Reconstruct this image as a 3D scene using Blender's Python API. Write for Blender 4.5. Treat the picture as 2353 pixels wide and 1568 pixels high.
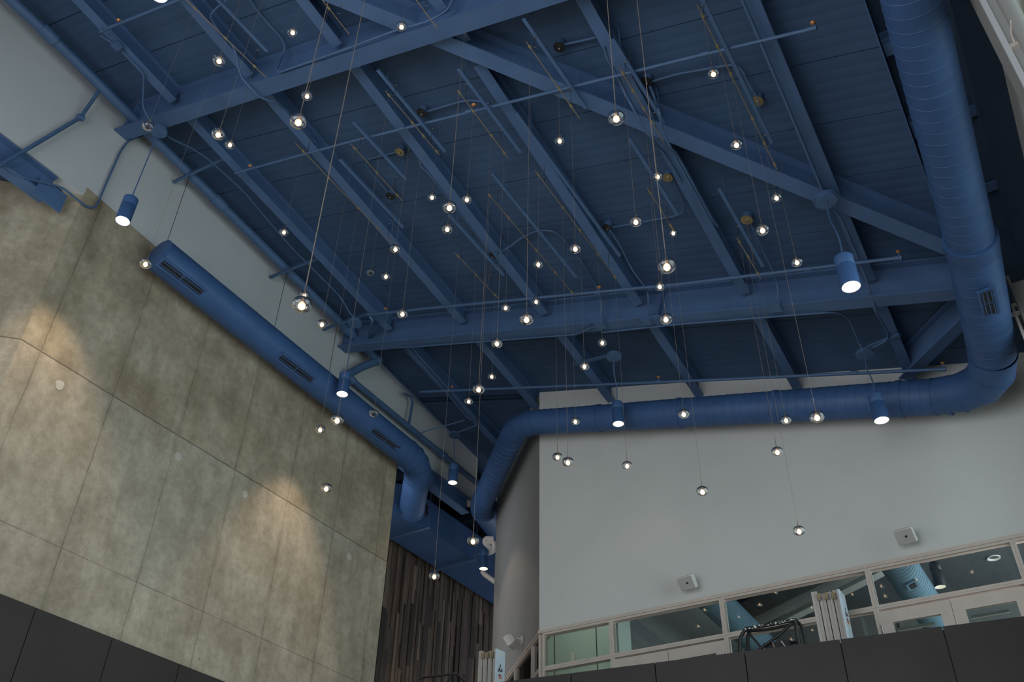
import bpy, math, random
from mathutils import Vector, Matrix
random.seed(7)
V = Vector
scn = bpy.context.scene
col = scn.collection
for o in list(bpy.data.objects): bpy.data.objects.remove(o)

# ------------------------------------------------------------------ camera
# world: camera at the origin (eye height 1.6 m), +X right along the back wall, +Y towards the back wall, +Z up
RC = Matrix(((0.85307633, 0.52144127, 0.01896777),
             (-0.30679348, 0.5306542, -0.79011637),
             (-0.42206461, 0.66821039, 0.61266332)))
FPX = 2135.978
cam_data = bpy.data.cameras.new('camera'); cam = bpy.data.objects.new('camera', cam_data); col.objects.link(cam)
cam_data.sensor_width = 36.0; cam_data.lens = FPX / 2353 * 36.0; cam_data.clip_end = 200; cam_data.clip_start = 0.05
cam.matrix_world = Matrix((RC[0], -RC[1], -RC[2])).transposed().to_4x4()
scn.camera = cam

# ------------------------------------------------------------------ view, world, daylight
scn.view_settings.view_transform = 'Standard'; scn.view_settings.look = 'None'
scn.view_settings.gamma = 1; scn.view_settings.use_curve_mapping = False
scn.view_settings.exposure = 0.0
scn.cycles.max_bounces = 10; scn.cycles.diffuse_bounces = 5; scn.cycles.glossy_bounces = 5
scn.cycles.transparent_max_bounces = 24; scn.cycles.transmission_bounces = 8
scn.cycles.sample_clamp_indirect = 4.0; scn.cycles.use_denoising = True
scn.cycles.caustics_refractive = False; scn.cycles.caustics_reflective = False
world = bpy.data.worlds.new('world'); scn.world = world; world.use_nodes = True
bg = world.node_tree.nodes['Background']
bg.inputs['Color'].default_value = (0.86, 0.93, 1.0, 1); bg.inputs['Strength'].default_value = 4.1

def portal(loc, rot, sx, sy):            # guides the sampling of the sky through an opening, gives no light of its own
    l = bpy.data.lights.new('portal', 'AREA'); l.shape = 'RECTANGLE'; l.size = sx; l.size_y = sy
    l.cycles.is_portal = True
    o = bpy.data.objects.new('daylight_portal', l); col.objects.link(o); o.location = loc; o.rotation_euler = rot
portal((-3.8, -4.9, 2.7), (math.pi/2, 0, 0), 9.6, 7.0)
portal((1.16, 7.45, 4.3), (0, math.pi/2, 0), 6.6, 10.5)

# ------------------------------------------------------------------ pixel rays onto real planes of the building
N = V((0.27169108, 0.10894688, 1.0))            # roof plane: N . p = h   (h = 9.9 deck, 9.57 joist soffit, 9.3 girder soffit)
def ray(x, y): return RC.transposed() @ V((x - 1176.5, y - 784, FPX))
def onX(x, y, X): v = ray(x, y); return v * (X / v.x)
def onY(x, y, Y): v = ray(x, y); return v * (Y / v.y)
def onZ(x, y, Z): v = ray(x, y); return v * (Z / v.z)
def onR(x, y, h): v = ray(x, y); return v * (h / N.dot(v))
def roofz(x, y, h=9.9): return h - N.x * x - N.y * y
def rp(x, y, h): return V((x, y, roofz(x, y, h)))
CA = V((-7.66, 13.2, 0)); DA = V((-0.70711, 0.70711, 0)); NA = V((-0.70711, -0.70711, 0))   # angled wall: foot, run, normal to the hall
def onA(x, y, off=0.0):                          # point on the angled wall's plane, off metres in front of it
    v = ray(x, y); c = CA + NA * off
    det = v.x * (-DA.y) - (-DA.x) * v.y
    t = (c.x * (-DA.y) - (-DA.x) * c.y) / det
    return v * t

# ------------------------------------------------------------------ materials
def new_mat(name):
    m = bpy.data.materials.new(name); m.use_nodes = True
    nt = m.node_tree; b = nt.nodes['Principled BSDF']
    return m, nt, b
def nd(nt, t, **k):
    n = nt.nodes.new(t)
    for a, v in k.items(): setattr(n, a, v)
    return n
def mat(name, rgb, rough=0.6, metal=0.0, var=0.08, scale=6.0, bump=0.0, spec=0.4):
    m, nt, b = new_mat(name)
    tc = nd(nt, 'ShaderNodeTexCoord'); no = nd(nt, 'ShaderNodeTexNoise'); no.inputs['Scale'].default_value = scale
    no.inputs['Detail'].default_value = 6
    nt.links.new(tc.outputs['Object'], no.inputs['Vector'])
    r = nd(nt, 'ShaderNodeValToRGB')
    r.color_ramp.elements[0].position = 0.3; r.color_ramp.elements[1].position = 0.7
    r.color_ramp.elements[0].color = tuple(c * (1 - var) for c in rgb) + (1,)
    r.color_ramp.elements[1].color = tuple(min(1, c * (1 + var)) for c in rgb) + (1,)
    nt.links.new(no.outputs['Fac'], r.inputs['Fac']); nt.links.new(r.outputs['Color'], b.inputs['Base Color'])
    b.inputs['Roughness'].default_value = rough; b.inputs['Metallic'].default_value = metal
    b.inputs['Specular IOR Level'].default_value = spec
    if bump:
        n2 = nd(nt, 'ShaderNodeTexNoise'); n2.inputs['Scale'].default_value = scale * 12; n2.inputs['Detail'].default_value = 4
        nt.links.new(tc.outputs['Object'], n2.inputs['Vector'])
        bp = nd(nt, 'ShaderNodeBump'); bp.inputs['Strength'].default_value = bump; bp.inputs['Distance'].default_value = 0.01
        nt.links.new(n2.outputs['Fac'], bp.inputs['Height']); nt.links.new(bp.outputs['Normal'], b.inputs['Normal'])
    return m
def emis(name, rgb, s):
    m, nt, b = new_mat(name)
    b.inputs['Base Color'].default_value = (0.9, 0.88, 0.85, 1)
    b.inputs['Emission Color'].default_value = rgb + (1,); b.inputs['Emission Strength'].default_value = s
    return m
BLUE = (0.070, 0.133, 0.262)
M = {}
M['steel'] = mat('blue_painted_steel', BLUE, 0.55, var=0.10, scale=2.5, bump=0.05)
M['deck'] = mat('blue_painted_deck', (0.044, 0.090, 0.178), 0.7, var=0.12, scale=1.5)
M['duct'] = mat('blue_painted_duct', (0.042, 0.100, 0.240), 0.5, var=0.10, scale=3.0)
M['pipe'] = mat('blue_painted_pipe', (0.065, 0.125, 0.24), 0.5, var=0.08)
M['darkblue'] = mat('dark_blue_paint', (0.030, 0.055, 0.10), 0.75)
M['white'] = mat('light_grey_plaster', (0.60, 0.60, 0.58), 0.85, var=0.025, scale=1.2, bump=0.05, spec=0.2)
M['whiteL'] = mat('grey_plaster_left', (0.50, 0.52, 0.53), 0.85, var=0.04, scale=0.8, bump=0.05, spec=0.2)
M['greywall'] = mat('mid_grey_plaster', (0.29, 0.285, 0.275), 0.85, var=0.04, scale=1.2, spec=0.2)
M['black'] = mat('black_paint', (0.02, 0.02, 0.022), 0.4, var=0.2)
M['panel'] = mat('charcoal_panel', (0.038, 0.032, 0.032), 0.62, var=0.12, scale=1.5, bump=0.08, spec=0.3)
M['alu'] = mat('anodised_aluminium', (0.58, 0.50, 0.44), 0.45, 0.05, var=0.05)
M['mast'] = mat('mast_aluminium', (0.47, 0.43, 0.39), 0.42, 0.2, var=0.06, scale=20)
M['mastlabel'] = mat('pale_blue_mast_side', (0.62, 0.72, 0.82), 0.5, 0.0, var=0.06, scale=20)
M['chrome'] = mat('polished_metal', (0.6, 0.58, 0.55), 0.2, 1.0, var=0.03)
M['brass'] = mat('satin_nickel_brass', (0.58, 0.47, 0.34), 0.3, 0.9, var=0.05)
M['gold'] = mat('brushed_brass', (0.42, 0.34, 0.18), 0.35, 0.7, var=0.1)
M['copper'] = mat('sprinkler_bronze', (0.55, 0.22, 0.06), 0.35, 0.6, var=0.1)
M['cord'] = mat('clear_coax_cord', (0.30, 0.235, 0.19), 0.35, 0.5, var=0.03)
M['white_paint'] = mat('white_enamel', (0.75, 0.72, 0.68), 0.4, var=0.03)
M['grille'] = mat('speaker_grille_grey', (0.42, 0.41, 0.39), 0.7, var=0.05, scale=200)
M['floor'] = mat('polished_floor', (0.70, 0.58, 0.46), 0.5, var=0.1)
M['teal'] = mat('pale_blue_duct', (0.12, 0.205, 0.27), 0.5, var=0.06)
M['greenwall'] = mat('pale_green_white_wall', (0.55, 0.63, 0.58), 0.8, var=0.02, spec=0.2)
M['roomwall'] = mat('grey_room_wall', (0.14, 0.14, 0.14), 0.85)
M['roomdark'] = mat('dark_grey_ceiling', (0.075, 0.078, 0.082), 0.8, var=0.08)
M['red'] = mat('flag_red', (0.55, 0.08, 0.06), 0.5); M['navy'] = mat('flag_navy', (0.05, 0.06, 0.25), 0.5)
M['lamp'] = emis('lamp_glow', (1.0, 0.72, 0.48), 26.0)
M['lens'] = emis('downlight_glow', (1.0, 0.86, 0.72), 7.0); M['reflector'] = mat('white_reflector', (0.85, 0.82, 0.78), 0.35, var=0.02)
M['lobbyfill'] = emis('lobby_fill_glow', (1.0, 1.0, 0.95), 17.0)  # glow of the unseen panel added over the lobby
M['lens2'] = emis('far_downlight_glow', (1.0, 0.92, 0.82), 4.0)

def pane_mat(name, tint, refl=1.0):
    m, nt, b = new_mat(name); nt.nodes.remove(b); out = nt.nodes['Material Output']
    tr = nd(nt, 'ShaderNodeBsdfTransparent'); tr.inputs['Color'].default_value = tint + (1,)
    gl = nd(nt, 'ShaderNodeBsdfGlossy'); gl.inputs['Roughness'].default_value = 0.0
    fr = nd(nt, 'ShaderNodeFresnel'); fr.inputs['IOR'].default_value = 1.5
    mu = nd(nt, 'ShaderNodeMath', operation='MULTIPLY'); mu.inputs[1].default_value = refl; mu.use_clamp = True
    mx = nd(nt, 'ShaderNodeMixShader')
    nt.links.new(fr.outputs[0], mu.inputs[0]); nt.links.new(mu.outputs[0], mx.inputs[0])
    nt.links.new(tr.outputs[0], mx.inputs[1]); nt.links.new(gl.outputs[0], mx.inputs[2]); nt.links.new(mx.outputs[0], out.inputs['Surface'])
    return m
M['pane'] = pane_mat('window_glass', (0.86, 0.93, 0.90), 1.3)
m, nt, b = new_mat('cast_lamp_glass'); b.inputs['Base Color'].default_value = (1, .985, .97, 1); b.inputs['Transmission Weight'].default_value = 1; b.inputs['Roughness'].default_value = 0; b.inputs['IOR'].default_value = 1.45
M['castglass'] = m
m, nt, b = new_mat('frosted_inner_glass'); nt.nodes.remove(b)
_t = nd(nt, 'ShaderNodeBsdfTransparent'); _d = nd(nt, 'ShaderNodeBsdfTranslucent'); _d.inputs['Color'].default_value = (1, .88, .78, 1); _m = nd(nt, 'ShaderNodeMixShader'); _m.inputs[0].default_value = .38
nt.links.new(_t.outputs[0], _m.inputs[1]); nt.links.new(_d.outputs[0], _m.inputs[2]); nt.links.new(_m.outputs[0], nt.nodes['Material Output'].inputs['Surface'])
M['frost'] = m
M['globe'] = pane_mat('clear_lamp_glass', (0.90, 0.89, 0.88), 1.6)

def concrete_mat(chamfer=False):
    m, nt, b = new_mat('board_formed_concrete')
    L = nt.links.new
    g = nd(nt, 'ShaderNodeNewGeometry'); sep = nd(nt, 'ShaderNodeSeparateXYZ'); L(g.outputs['Position'], sep.inputs[0])
    def noise(sc, det, vec=None, rough=0.6):
        n = nd(nt, 'ShaderNodeTexNoise'); n.inputs['Scale'].default_value = sc; n.inputs['Detail'].default_value = det; n.inputs['Roughness'].default_value = rough
        L(vec or g.outputs['Position'], n.inputs['Vector']); return n.outputs['Fac']
    def ramp(f, p0, c0, p1, c1):
        r = nd(nt, 'ShaderNodeValToRGB'); e = r.color_ramp.elements
        e[0].position = p0; e[0].color = c0 + (1,); e[1].position = p1; e[1].color = c1 + (1,); L(f, r.inputs['Fac']); return r.outputs['Color']
    def mul(a, bb, fac=1.0):
        x = nd(nt, 'ShaderNodeMix', data_type='RGBA', blend_type='MULTIPLY')
        if isinstance(fac, (int, float)): x.inputs[0].default_value = fac
        else: L(fac, x.inputs[0])
        L(a, x.inputs[6]); L(bb, x.inputs[7]); return x.outputs[2]
    def ma(op, a, bv=None, cl=False):
        n = nd(nt, 'ShaderNodeMath', operation=op); n.use_clamp = cl
        if isinstance(a, (int, float)): n.inputs[0].default_value = a
        else: L(a, n.inputs[0])
        if bv is not None:
            if isinstance(bv, (int, float)): n.inputs[1].default_value = bv
            else: L(bv, n.inputs[1])
        return n.outputs[0]
    mp = nd(nt, 'ShaderNodeMapping'); mp.inputs['Scale'].default_value = (1, 1, 0.22); L(g.outputs['Position'], mp.inputs['Vector'])
    base = ramp(noise(0.75, 8), 0.34, (0.365, 0.315, 0.25), 0.66, (0.47, 0.42, 0.345))
    mot = mul(ramp(noise(2.3, 12, rough=0.75), 0.38, (0.80, 0.79, 0.77), 0.60, (1.04, 1.04, 1.03)), ramp(noise(11, 10, rough=0.7), 0.36, (0.86, 0.86, 0.85), 0.58, (1.04, 1.04, 1.04)))
    streak = ramp(noise(3.0, 6, mp.outputs['Vector']), 0.38, (0.86, 0.85, 0.83), 0.58, (1.03, 1.03, 1.03))
    c = mul(mul(base, mot), streak)
    # the upper pour is browner and more stained than the lower one
    up = ma('MULTIPLY', ma('SUBTRACT', sep.outputs['Z'], 7.395), 30.0, True)
    st = ramp(noise(0.9, 10, rough=0.65), 0.40, (0.80, 0.76, 0.68), 0.60, (1.0, 0.98, 0.94))
    c = mul(c, st, up)
    # formwork joints: upright every 1.207 m, level at two lifts
    wob = ma('MULTIPLY', ma('SUBTRACT', noise(2.2, 3), 0.5), 0.045)
    if not chamfer:
        u = ma('ADD', ma('DIVIDE', ma('SUBTRACT', ma('ADD', sep.outputs['Y'], wob), 6.31), 1.207), 40.5)
        fr = ma('ABSOLUTE', ma('SUBTRACT', ma('FRACT', u), 0.5))
        vj = ma('SUBTRACT', 1.0, ma('DIVIDE', fr, 0.012, True), True)
        vj2 = ma('SUBTRACT', 1.0, ma('DIVIDE', fr, 0.07, True), True)
    zz = ma('ADD', sep.outputs['Z'], ma('MULTIPLY', wob, 0.5))
    h1 = ma('SUBTRACT', 1.0, ma('DIVIDE', ma('ABSOLUTE', ma('SUBTRACT', zz, 7.395)), 0.018, True), True)
    h2 = ma('SUBTRACT', 1.0, ma('DIVIDE', ma('ABSOLUTE', ma('SUBTRACT', zz, 5.05)), 0.012, True), True)
    pn = noise(1.7, 3)
    joints = ma('ADD', h1, ma('MULTIPLY', h2, ma('MULTIPLY', pn, 1.1)), True)
    if not chamfer:
        joints = ma('MAXIMUM', joints, ma('MULTIPLY', vj, ma('MULTIPLY', pn, 1.2)))
        soft = ma('MULTIPLY', vj2, ma('MULTIPLY', ma('SUBTRACT', noise(1.3, 5), 0.38, True), 1.6, True))
        joints = ma('MAXIMUM', joints, soft)
    dk = ramp(joints, 0.0, (1, 1, 1), 1.0, (0.38, 0.36, 0.33))
    c = mul(c, dk)
    L(c, b.inputs['Base Color']); b.inputs['Roughness'].default_value = 0.88; b.inputs['Specular IOR Level'].default_value = 0.25
    bp = nd(nt, 'ShaderNodeBump'); bp.inputs['Strength'].default_value = 0.35; bp.inputs['Distance'].default_value = 0.02
    hh = ma('SUBTRACT', ma('MULTIPLY', noise(9, 8), 0.35), joints)
    L(hh, bp.inputs['Height']); L(bp.outputs['Normal'], b.inputs['Normal'])
    return m
M['patch'] = mat('pale_mortar_patch', (0.46, 0.43, 0.38), 0.9, var=.1, scale=9); M['patchdark'] = mat('filled_tie_hole', (0.27, 0.245, 0.21), 0.9)
M['concrete'] = concrete_mat(); M['concrete_chamfer'] = concrete_mat(True)

def wood_mat():
    m, nt, b = new_mat('reclaimed_wood_planks'); L = nt.links.new
    g = nd(nt, 'ShaderNodeNewGeometry'); r = nd(nt, 'ShaderNodeValToRGB'); L(g.outputs['Random Per Island'], r.inputs['Fac'])
    cs = [(0, (0.014, 0.009, 0.007)), (0.2, (0.032, 0.020, 0.014)), (0.4, (0.075, 0.050, 0.037)), (0.55, (0.022, 0.015, 0.012)),
          (0.7, (0.115, 0.084, 0.065)), (0.82, (0.050, 0.032, 0.022)), (0.93, (0.19, 0.145, 0.112)), (1, (0.055, 0.040, 0.032))]
    e = r.color_ramp.elements
    e[0].position = 0; e[0].color = cs[0][1] + (1,); e[1].position = 1; e[1].color = cs[-1][1] + (1,)
    for p, c in cs[1:-1]: x = e.new(p); x.color = c + (1,)
    mp = nd(nt, 'ShaderNodeMapping'); mp.inputs['Scale'].default_value = (14, 14, 1.2); L(g.outputs['Position'], mp.inputs['Vector'])
    n = nd(nt, 'ShaderNodeTexNoise'); n.inputs['Scale'].default_value = 1.6; n.inputs['Detail'].default_value = 8; L(mp.outputs[0], n.inputs['Vector'])
    r2 = nd(nt, 'ShaderNodeValToRGB'); r2.color_ramp.elements[0].position = 0.3; r2.color_ramp.elements[1].position = 0.7
    r2.color_ramp.elements[0].color = (0.55, 0.53, 0.5, 1); r2.color_ramp.elements[1].color = (1.3, 1.25, 1.2, 1); L(n.outputs['Fac'], r2.inputs['Fac'])
    x = nd(nt, 'ShaderNodeMix', data_type='RGBA', blend_type='MULTIPLY'); x.inputs[0].default_value = 1
    L(r.outputs['Color'], x.inputs[6]); L(r2.outputs['Color'], x.inputs[7]); L(x.outputs[2], b.inputs['Base Color'])
    b.inputs['Roughness'].default_value = 0.75
    return m
M['wood'] = wood_mat()

# ------------------------------------------------------------------ mesh helpers
class MB:
    def __init__(s): s.v = []; s.f = []; s.sm = []
    def add(s, vs, fs, smooth=False):
        o = len(s.v); s.v += [tuple(v) for v in vs]
        for f in fs: s.f.append(tuple(i + o for i in f)); s.sm.append(smooth)
        return s
    def box(s, a, b):
        (x0, y0, z0), (x1, y1, z1) = a, b
        vs = [(x0,y0,z0),(x1,y0,z0),(x1,y1,z0),(x0,y1,z0),(x0,y0,z1),(x1,y0,z1),(x1,y1,z1),(x0,y1,z1)]
        return s.add(vs, [(0,3,2,1),(4,5,6,7),(0,1,5,4),(1,2,6,5),(2,3,7,6),(3,0,4,7)])
    def obox(s, c, ax, ay, az, hx, hy, hz):          # oriented box: centre, three unit axes, half sizes
        c = V(c); vs = []
        for k in (-1, 1):
            for j, i in ((-1,-1),(-1,1),(1,1),(1,-1)): vs.append(c + ax*(i*hx) + ay*(j*hy) + az*(k*hz))
        return s.add(vs, [(0,3,2,1),(4,5,6,7),(0,1,5,4),(1,2,6,5),(2,3,7,6),(3,0,4,7)])
    def poly(s, pts, t):                              # planar outline given real thickness along t
        n = len(pts); a = [V(p) for p in pts]; b = [p + V(t) for p in a]
        fs = [tuple(range(n))[::-1], tuple(range(n, 2*n))] + [(i, (i+1) % n, n + (i+1) % n, n + i) for i in range(n)]
        return s.add(a + b, fs)
    def prism(s, A, B, prof, up=V((0,0,1))):          # 2D outline swept from A to B
        A = V(A); B = V(B); d = (B - A).normalized(); sd = d.cross(up).normalized(); u = sd.cross(d)
        return s.poly_sweep([A + sd*p[0] + u*p[1] for p in prof], [B + sd*p[0] + u*p[1] for p in prof])
    def poly_sweep(s, a, b):
        n = len(a)
        fs = [tuple(range(n)), tuple(range(n, 2*n))[::-1]] + [(i, n+i, n+(i+1) % n, (i+1) % n) for i in range(n)]
        return s.add(list(a) + list(b), fs)
    def tube(s, pts, rad, n=12, cap=True, rings=None, smooth=True):
        pts = [V(p) for p in pts]; m = len(pts)
        R = rad if isinstance(rad, (list, tuple)) else [rad] * m
        sg = [(pts[i+1]-pts[i]) for i in range(m-1)]; sg = [q.normalized() if q.length > 1e-7 else None for q in sg]
        for i in range(1, m-1):
            if sg[i] is None: sg[i] = sg[i-1]
        for i in range(m-3, -1, -1):
            if sg[i] is None: sg[i] = sg[i+1]
        tg = [(sg[max(i-1, 0)] + sg[min(i, m-2)]).normalized() for i in range(m)]
        ref = V((0,0,1)) if abs(tg[0].z) < 0.9 else V((1,0,0))
        x = tg[0].cross(ref).normalized(); vs = []
        for i in range(m):
            x = (x - tg[i]*x.dot(tg[i])).normalized(); y = tg[i].cross(x)
            k = 1.0
            if 0 < i < m-1:
                c = sg[i-1].dot(tg[i]); k = 1/max(c, 0.5)
                # widen in the bend plane so a mitred joint keeps its bore
                bd = sg[i] - sg[i-1]
            for j in range(n):
                a = 2*math.pi*j/n; o = (x*math.cos(a) + y*math.sin(a))*R[i]
                if k > 1.0001 and bd.length > 1e-6:
                    e = (bd - tg[i]*bd.dot(tg[i])).normalized(); o = o + e*(o.dot(e)*(k-1))
                vs.append(pts[i] + o)
        fs = [(i*n+j, i*n+(j+1) % n, (i+1)*n+(j+1) % n, (i+1)*n+j) for i in range(m-1) for j in range(n)]
        s.add(vs, fs, smooth)
        if cap:
            o = len(s.v) - len(vs)
            s.f.append(tuple(o + j for j in range(n))[::-1]); s.sm.append(False)
            s.f.append(tuple(o + (m-1)*n + j for j in range(n))); s.sm.append(False)
        return s
    def lathe(s, prof, c=V((0,0,0)), n=24, smooth=True, ax=V((0,0,1))):   # (radius, height) turned about ax through c
        ref = V((1,0,0)) if abs(ax.x) < 0.9 else V((0,1,0)); x = ax.cross(ref).normalized(); y = ax.cross(x); vs = []
        for r, h in prof:
            for j in range(n):
                a = 2*math.pi*j/n; vs.append(V(c) + ax*h + (x*math.cos(a) + y*math.sin(a))*max(r, 1e-5))
        m = len(prof)
        fs = [(i*n+j, i*n+(j+1) % n, (i+1)*n+(j+1) % n, (i+1)*n+j) for i in range(m-1) for j in range(n)]
        return s.add(vs, fs, smooth)
    def mesh(s, name, mt):
        me = bpy.data.meshes.new(name); me.from_pydata(s.v, [], s.f); me.materials.append(mt)
        for p, k in zip(me.polygons, s.sm): p.use_smooth = k
        me.update(); me.set_sharp_from_angle(angle=math.radians(38)); return me
    def build(s, name, mt, parent=None, loc=None):
        o = bpy.data.objects.new(name, s.mesh(name, mt)); col.objects.link(o)
        if parent: o.parent = parent
        if loc is not None: o.location = loc
        return o
def tag(o, label=None, cat=None, group=None, kind=None):
    if label: o['label'] = label
    if cat: o['category'] = cat
    if group: o['group'] = group
    if kind: o['kind'] = kind
    return o
def thing(name, loc, label, cat, group=None):
    o = bpy.data.objects.new(name, None); col.objects.link(o); o.location = loc; o.empty_display_size = 0.1
    return tag(o, label, cat, group)
def part(mb, name, mt, root, **k):               # world-space mesh hung under an Empty
    o = mb.build(name, mt); o.parent = root; o.matrix_parent_inverse = Matrix.Translation(-V(root.location)); 
    if k: tag(o, **k)
    return o
def struct(mb, name, mt, label=None):
    o = mb.build(name, mt); o['kind'] = 'structure'
    if label: o['label'] = label
    return o
def smooth_path(pts, r=0.15, seg=6):              # round the corners of a polyline
    pts = [V(p) for p in pts]; out = [pts[0]]
    for i in range(1, len(pts)-1):
        a, p, b = pts[i-1], pts[i], pts[i+1]; da = (a-p); db = (b-p)
        k = min(r, da.length*0.45, db.length*0.45); s0 = p + da.normalized()*k; s1 = p + db.normalized()*k
        for j in range(seg+1):
            t = j/seg; out.append(s0*(1-t)**2 + p*2*t*(1-t) + s1*t*t)
    out.append(pts[-1]); return out
def ibeam(w, d, tf=0.02, tw=0.012):
    return [(-w/2,0),(w/2,0),(w/2,tf),(tw/2,tf),(tw/2,d-tf),(w/2,d-tf),(w/2,d),(-w/2,d),(-w/2,d-tf),(-tw/2,d-tf),(-tw/2,tf),(-w/2,tf)]

# ================================================================== THE SETTING
XL = -10.68; YB = 13.2; XR = 1.18; FZ = -1.6
def ztop(y): return 10.31 - 0.08*(y - 4.8)        # top of the concrete, foot of the plaster above it
struct(MB().box((-18, -5.2, FZ-0.2), (XR+0.3, 26, FZ)), 'floor', M['floor'])

# roof deck: ribbed steel sheets running down the slope
RD = V((-0.96300542, -0.0418995, 0.2662048)); NN = N.normalized(); JP = NN.cross(RD).normalized()
if JP.y < 0: JP = -JP
mb = MB(); P0 = rp(0.13, -5.4, 9.9); q = 0.0; prof = []
while q < 32:
    for k in range(6):
        qq = q + k*0.152
        if k == 0: prof += [(qq, 0), (qq+0.004, 0.022), (qq+0.014, 0.022), (qq+0.018, 0.0)]
        else: prof += [(qq, 0), (qq+0.02, 0.0025), (qq+0.036, 0.0025), (qq+0.056, 0)]
    q += 0.914
def deck(rows, xs, L):
    a = []; b = []
    for qq, e in rows:
        p = P0 + JP*qq; p = p + RD*((xs - p.x)/RD.x); a.append(p + NN*e); b.append(p + RD*L + NN*e)
    n = len(a); mb.add(a + b, [(i, n+i, n+i+1, i+1) for i in range(n-1)])
    c = [a[0], a[-1], b[-1], b[0]]; mb.poly([p + NN*.03 for p in c], NN*.1)
qs_ = 19.25
deck([r_ for r_ in prof if r_[0] <= qs_], 0.13, 17.5); deck([r_ for r_ in prof if r_[0] >= qs_ - .22], -7.75, 9.3)
struct(mb, 'ceiling', M['deck'], 'sloping dark blue ribbed metal roof deck')
# higher dark bay right of the deck
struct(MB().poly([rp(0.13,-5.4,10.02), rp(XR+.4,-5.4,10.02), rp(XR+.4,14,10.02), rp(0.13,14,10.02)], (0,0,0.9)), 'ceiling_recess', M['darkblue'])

# left wall: concrete below, plaster above
yy = [4.8, 12.68]
struct(MB().poly([(XL,4.8,FZ), (XL,12.68,FZ), (XL,12.68,ztop(12.68)), (XL,4.8,ztop(4.8))], (-0.3,0,0)), 'wall_left', M['concrete'], 'tall board-formed concrete wall on the left')
wl = bpy.data.objects['wall_left']
for px, py, rr in ((137,885,.075),(410,1050,.07),(802,1280,.07),(563,1137,.06)):
    c_ = onX(px, py, XL); pb = MB(); n_ = 22; rg_ = random.Random(px)
    ring = [c_ + V((.004, math.cos(a_)*rr*rg_.uniform(.75,1), math.sin(a_)*rr*rg_.uniform(.8,1.15))) for a_ in [2*math.pi*k/n_ for k in range(n_)]]
    pb.poly(ring, (-.006,0,0)).build('plug_patch', M['patch'], wl)
for px, py in ((185,1198),(458,1515),(884,1204),(802,1100)):
    c_ = onX(px, py, XL); MB().tube([c_, c_ + V((.004,0,0))], .022, 14, smooth=False).build('tie_hole', M['patchdark'], wl)
struct(MB().poly([(XL,4.8,FZ), (XL-7,-2.2,FZ), (XL-7,-2.2,10.14), (XL,4.8,10.14), ], V((-0.21,0.21,0))), 'wall_left_corner', M['concrete_chamfer'])
struct(MB().poly([(XL-.001,-5.2,10.05), (XL-.001,4.8,10.14), (XL-.001,4.8,ztop(4.8)), (XL-.001,12.68,ztop(12.68)), (XL-.001,12.68,9.9), (XL-.001,15.55,9.9), (XL-.001,15.55,roofz(XL,15.55)+.03), (XL-.001,-5.2,roofz(XL,-5.2)+.03)], (-0.2,0,0)), 'wall_left_upper', M['whiteL'], 'pale grey plaster strip above the concrete wall')
struct(MB().box((XL-7, -5.2, 10.16), (XL-.2, 12.6, 10.3)), 'ceiling_left', M['darkblue'])

# back wall: plaster above the glazing, angled return on its left
zg = 5.71
xr = XR
struct(MB().poly([(-7.66,YB,zg), (xr+.3,YB,zg), (xr+.3,YB,9.9), (0.13,YB,roofz(.13,YB)+.03), (-7.66,YB,roofz(-7.66,YB)+.03)], (0,0.25,0)), 'wall_back', M['white'], 'tall pale grey plaster back wall above the glazing')
e = CA + DA*3.75
struct(MB().poly([CA+V((0,0,zg)), e+V((0,0,zg)), e+V((0,0,roofz(e.x,e.y)+.03)), CA+V((0,0,roofz(CA.x,CA.y)+.03))], V((0.18,0.18,0))), 'wall_back_angled', M['greywall'], 'darker grey angled wall beside the corridor')
struct(MB().poly([e+V((0,0,FZ)), e+V((3.5,8,FZ)), e+V((3.5,8,roofz(e.x+3.5,e.y+8)+.1)), e+V((0,0,roofz(e.x,e.y)+.03))], (0.2,0,0)), 'wall_corridor_right', M['greywall'])
# reveal trim under the plaster
mb = MB().box((-7.68,YB-.005,zg-.045),(xr,YB+.03,zg-.002)); mb.box((-7.68,YB-.02,zg-.06),(xr,YB+.03,zg-.045))
struct(mb, 'trim_1', M['alu'])
# right wall, blue bulkhead above it, window opening towards the daylight
mb = MB()
w0, w1, wz0, wz1 = 2.2, 12.7, 1.0, 7.6
mb.box((XR,-5.2,FZ),(XR+.25,w0,8.6)); mb.box((XR,w1,FZ),(XR+.25,YB-.01,8.6)); mb.box((XR,w0,FZ),(XR+.25,w1,wz0)); mb.box((XR,w0,wz1),(XR+.25,w1,8.6))
struct(mb, 'wall_right', M['white'])
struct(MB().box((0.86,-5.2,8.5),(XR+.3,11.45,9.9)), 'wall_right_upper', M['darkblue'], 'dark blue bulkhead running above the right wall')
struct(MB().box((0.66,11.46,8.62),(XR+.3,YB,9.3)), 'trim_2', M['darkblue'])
mb = MB()
for yv in (2.25, 4.85, 7.45, 10.05, 12.65): mb.box((XR+.08, yv-.03, wz0),(XR+.16, yv+.03, wz1))
for zv in (wz0+.03, 4.2, wz1-.03): mb.box((XR+.08, w0, zv-.03),(XR+.16, w1, zv+.03))
wf = struct(mb, 'window_1', M['alu']); g = MB().box((XR+.11, w0, wz0),(XR+.118, w1, wz1)).build('pane', M['pane'], wf)
# front wall behind the camera with its tall window
mb = MB(); mb.box((-18,-5.2,FZ),(-8.6,-4.95,14)); mb.box((1.0,-5.2,FZ),(XR+.3,-4.95,12)); mb.box((-10.6,-5.2,6.2),(1.0,-4.95,14)); mb.box((-10.6,-5.2,FZ),(1.0,-4.95,-.8))
struct(mb, 'wall_front', M['white'])

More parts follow.
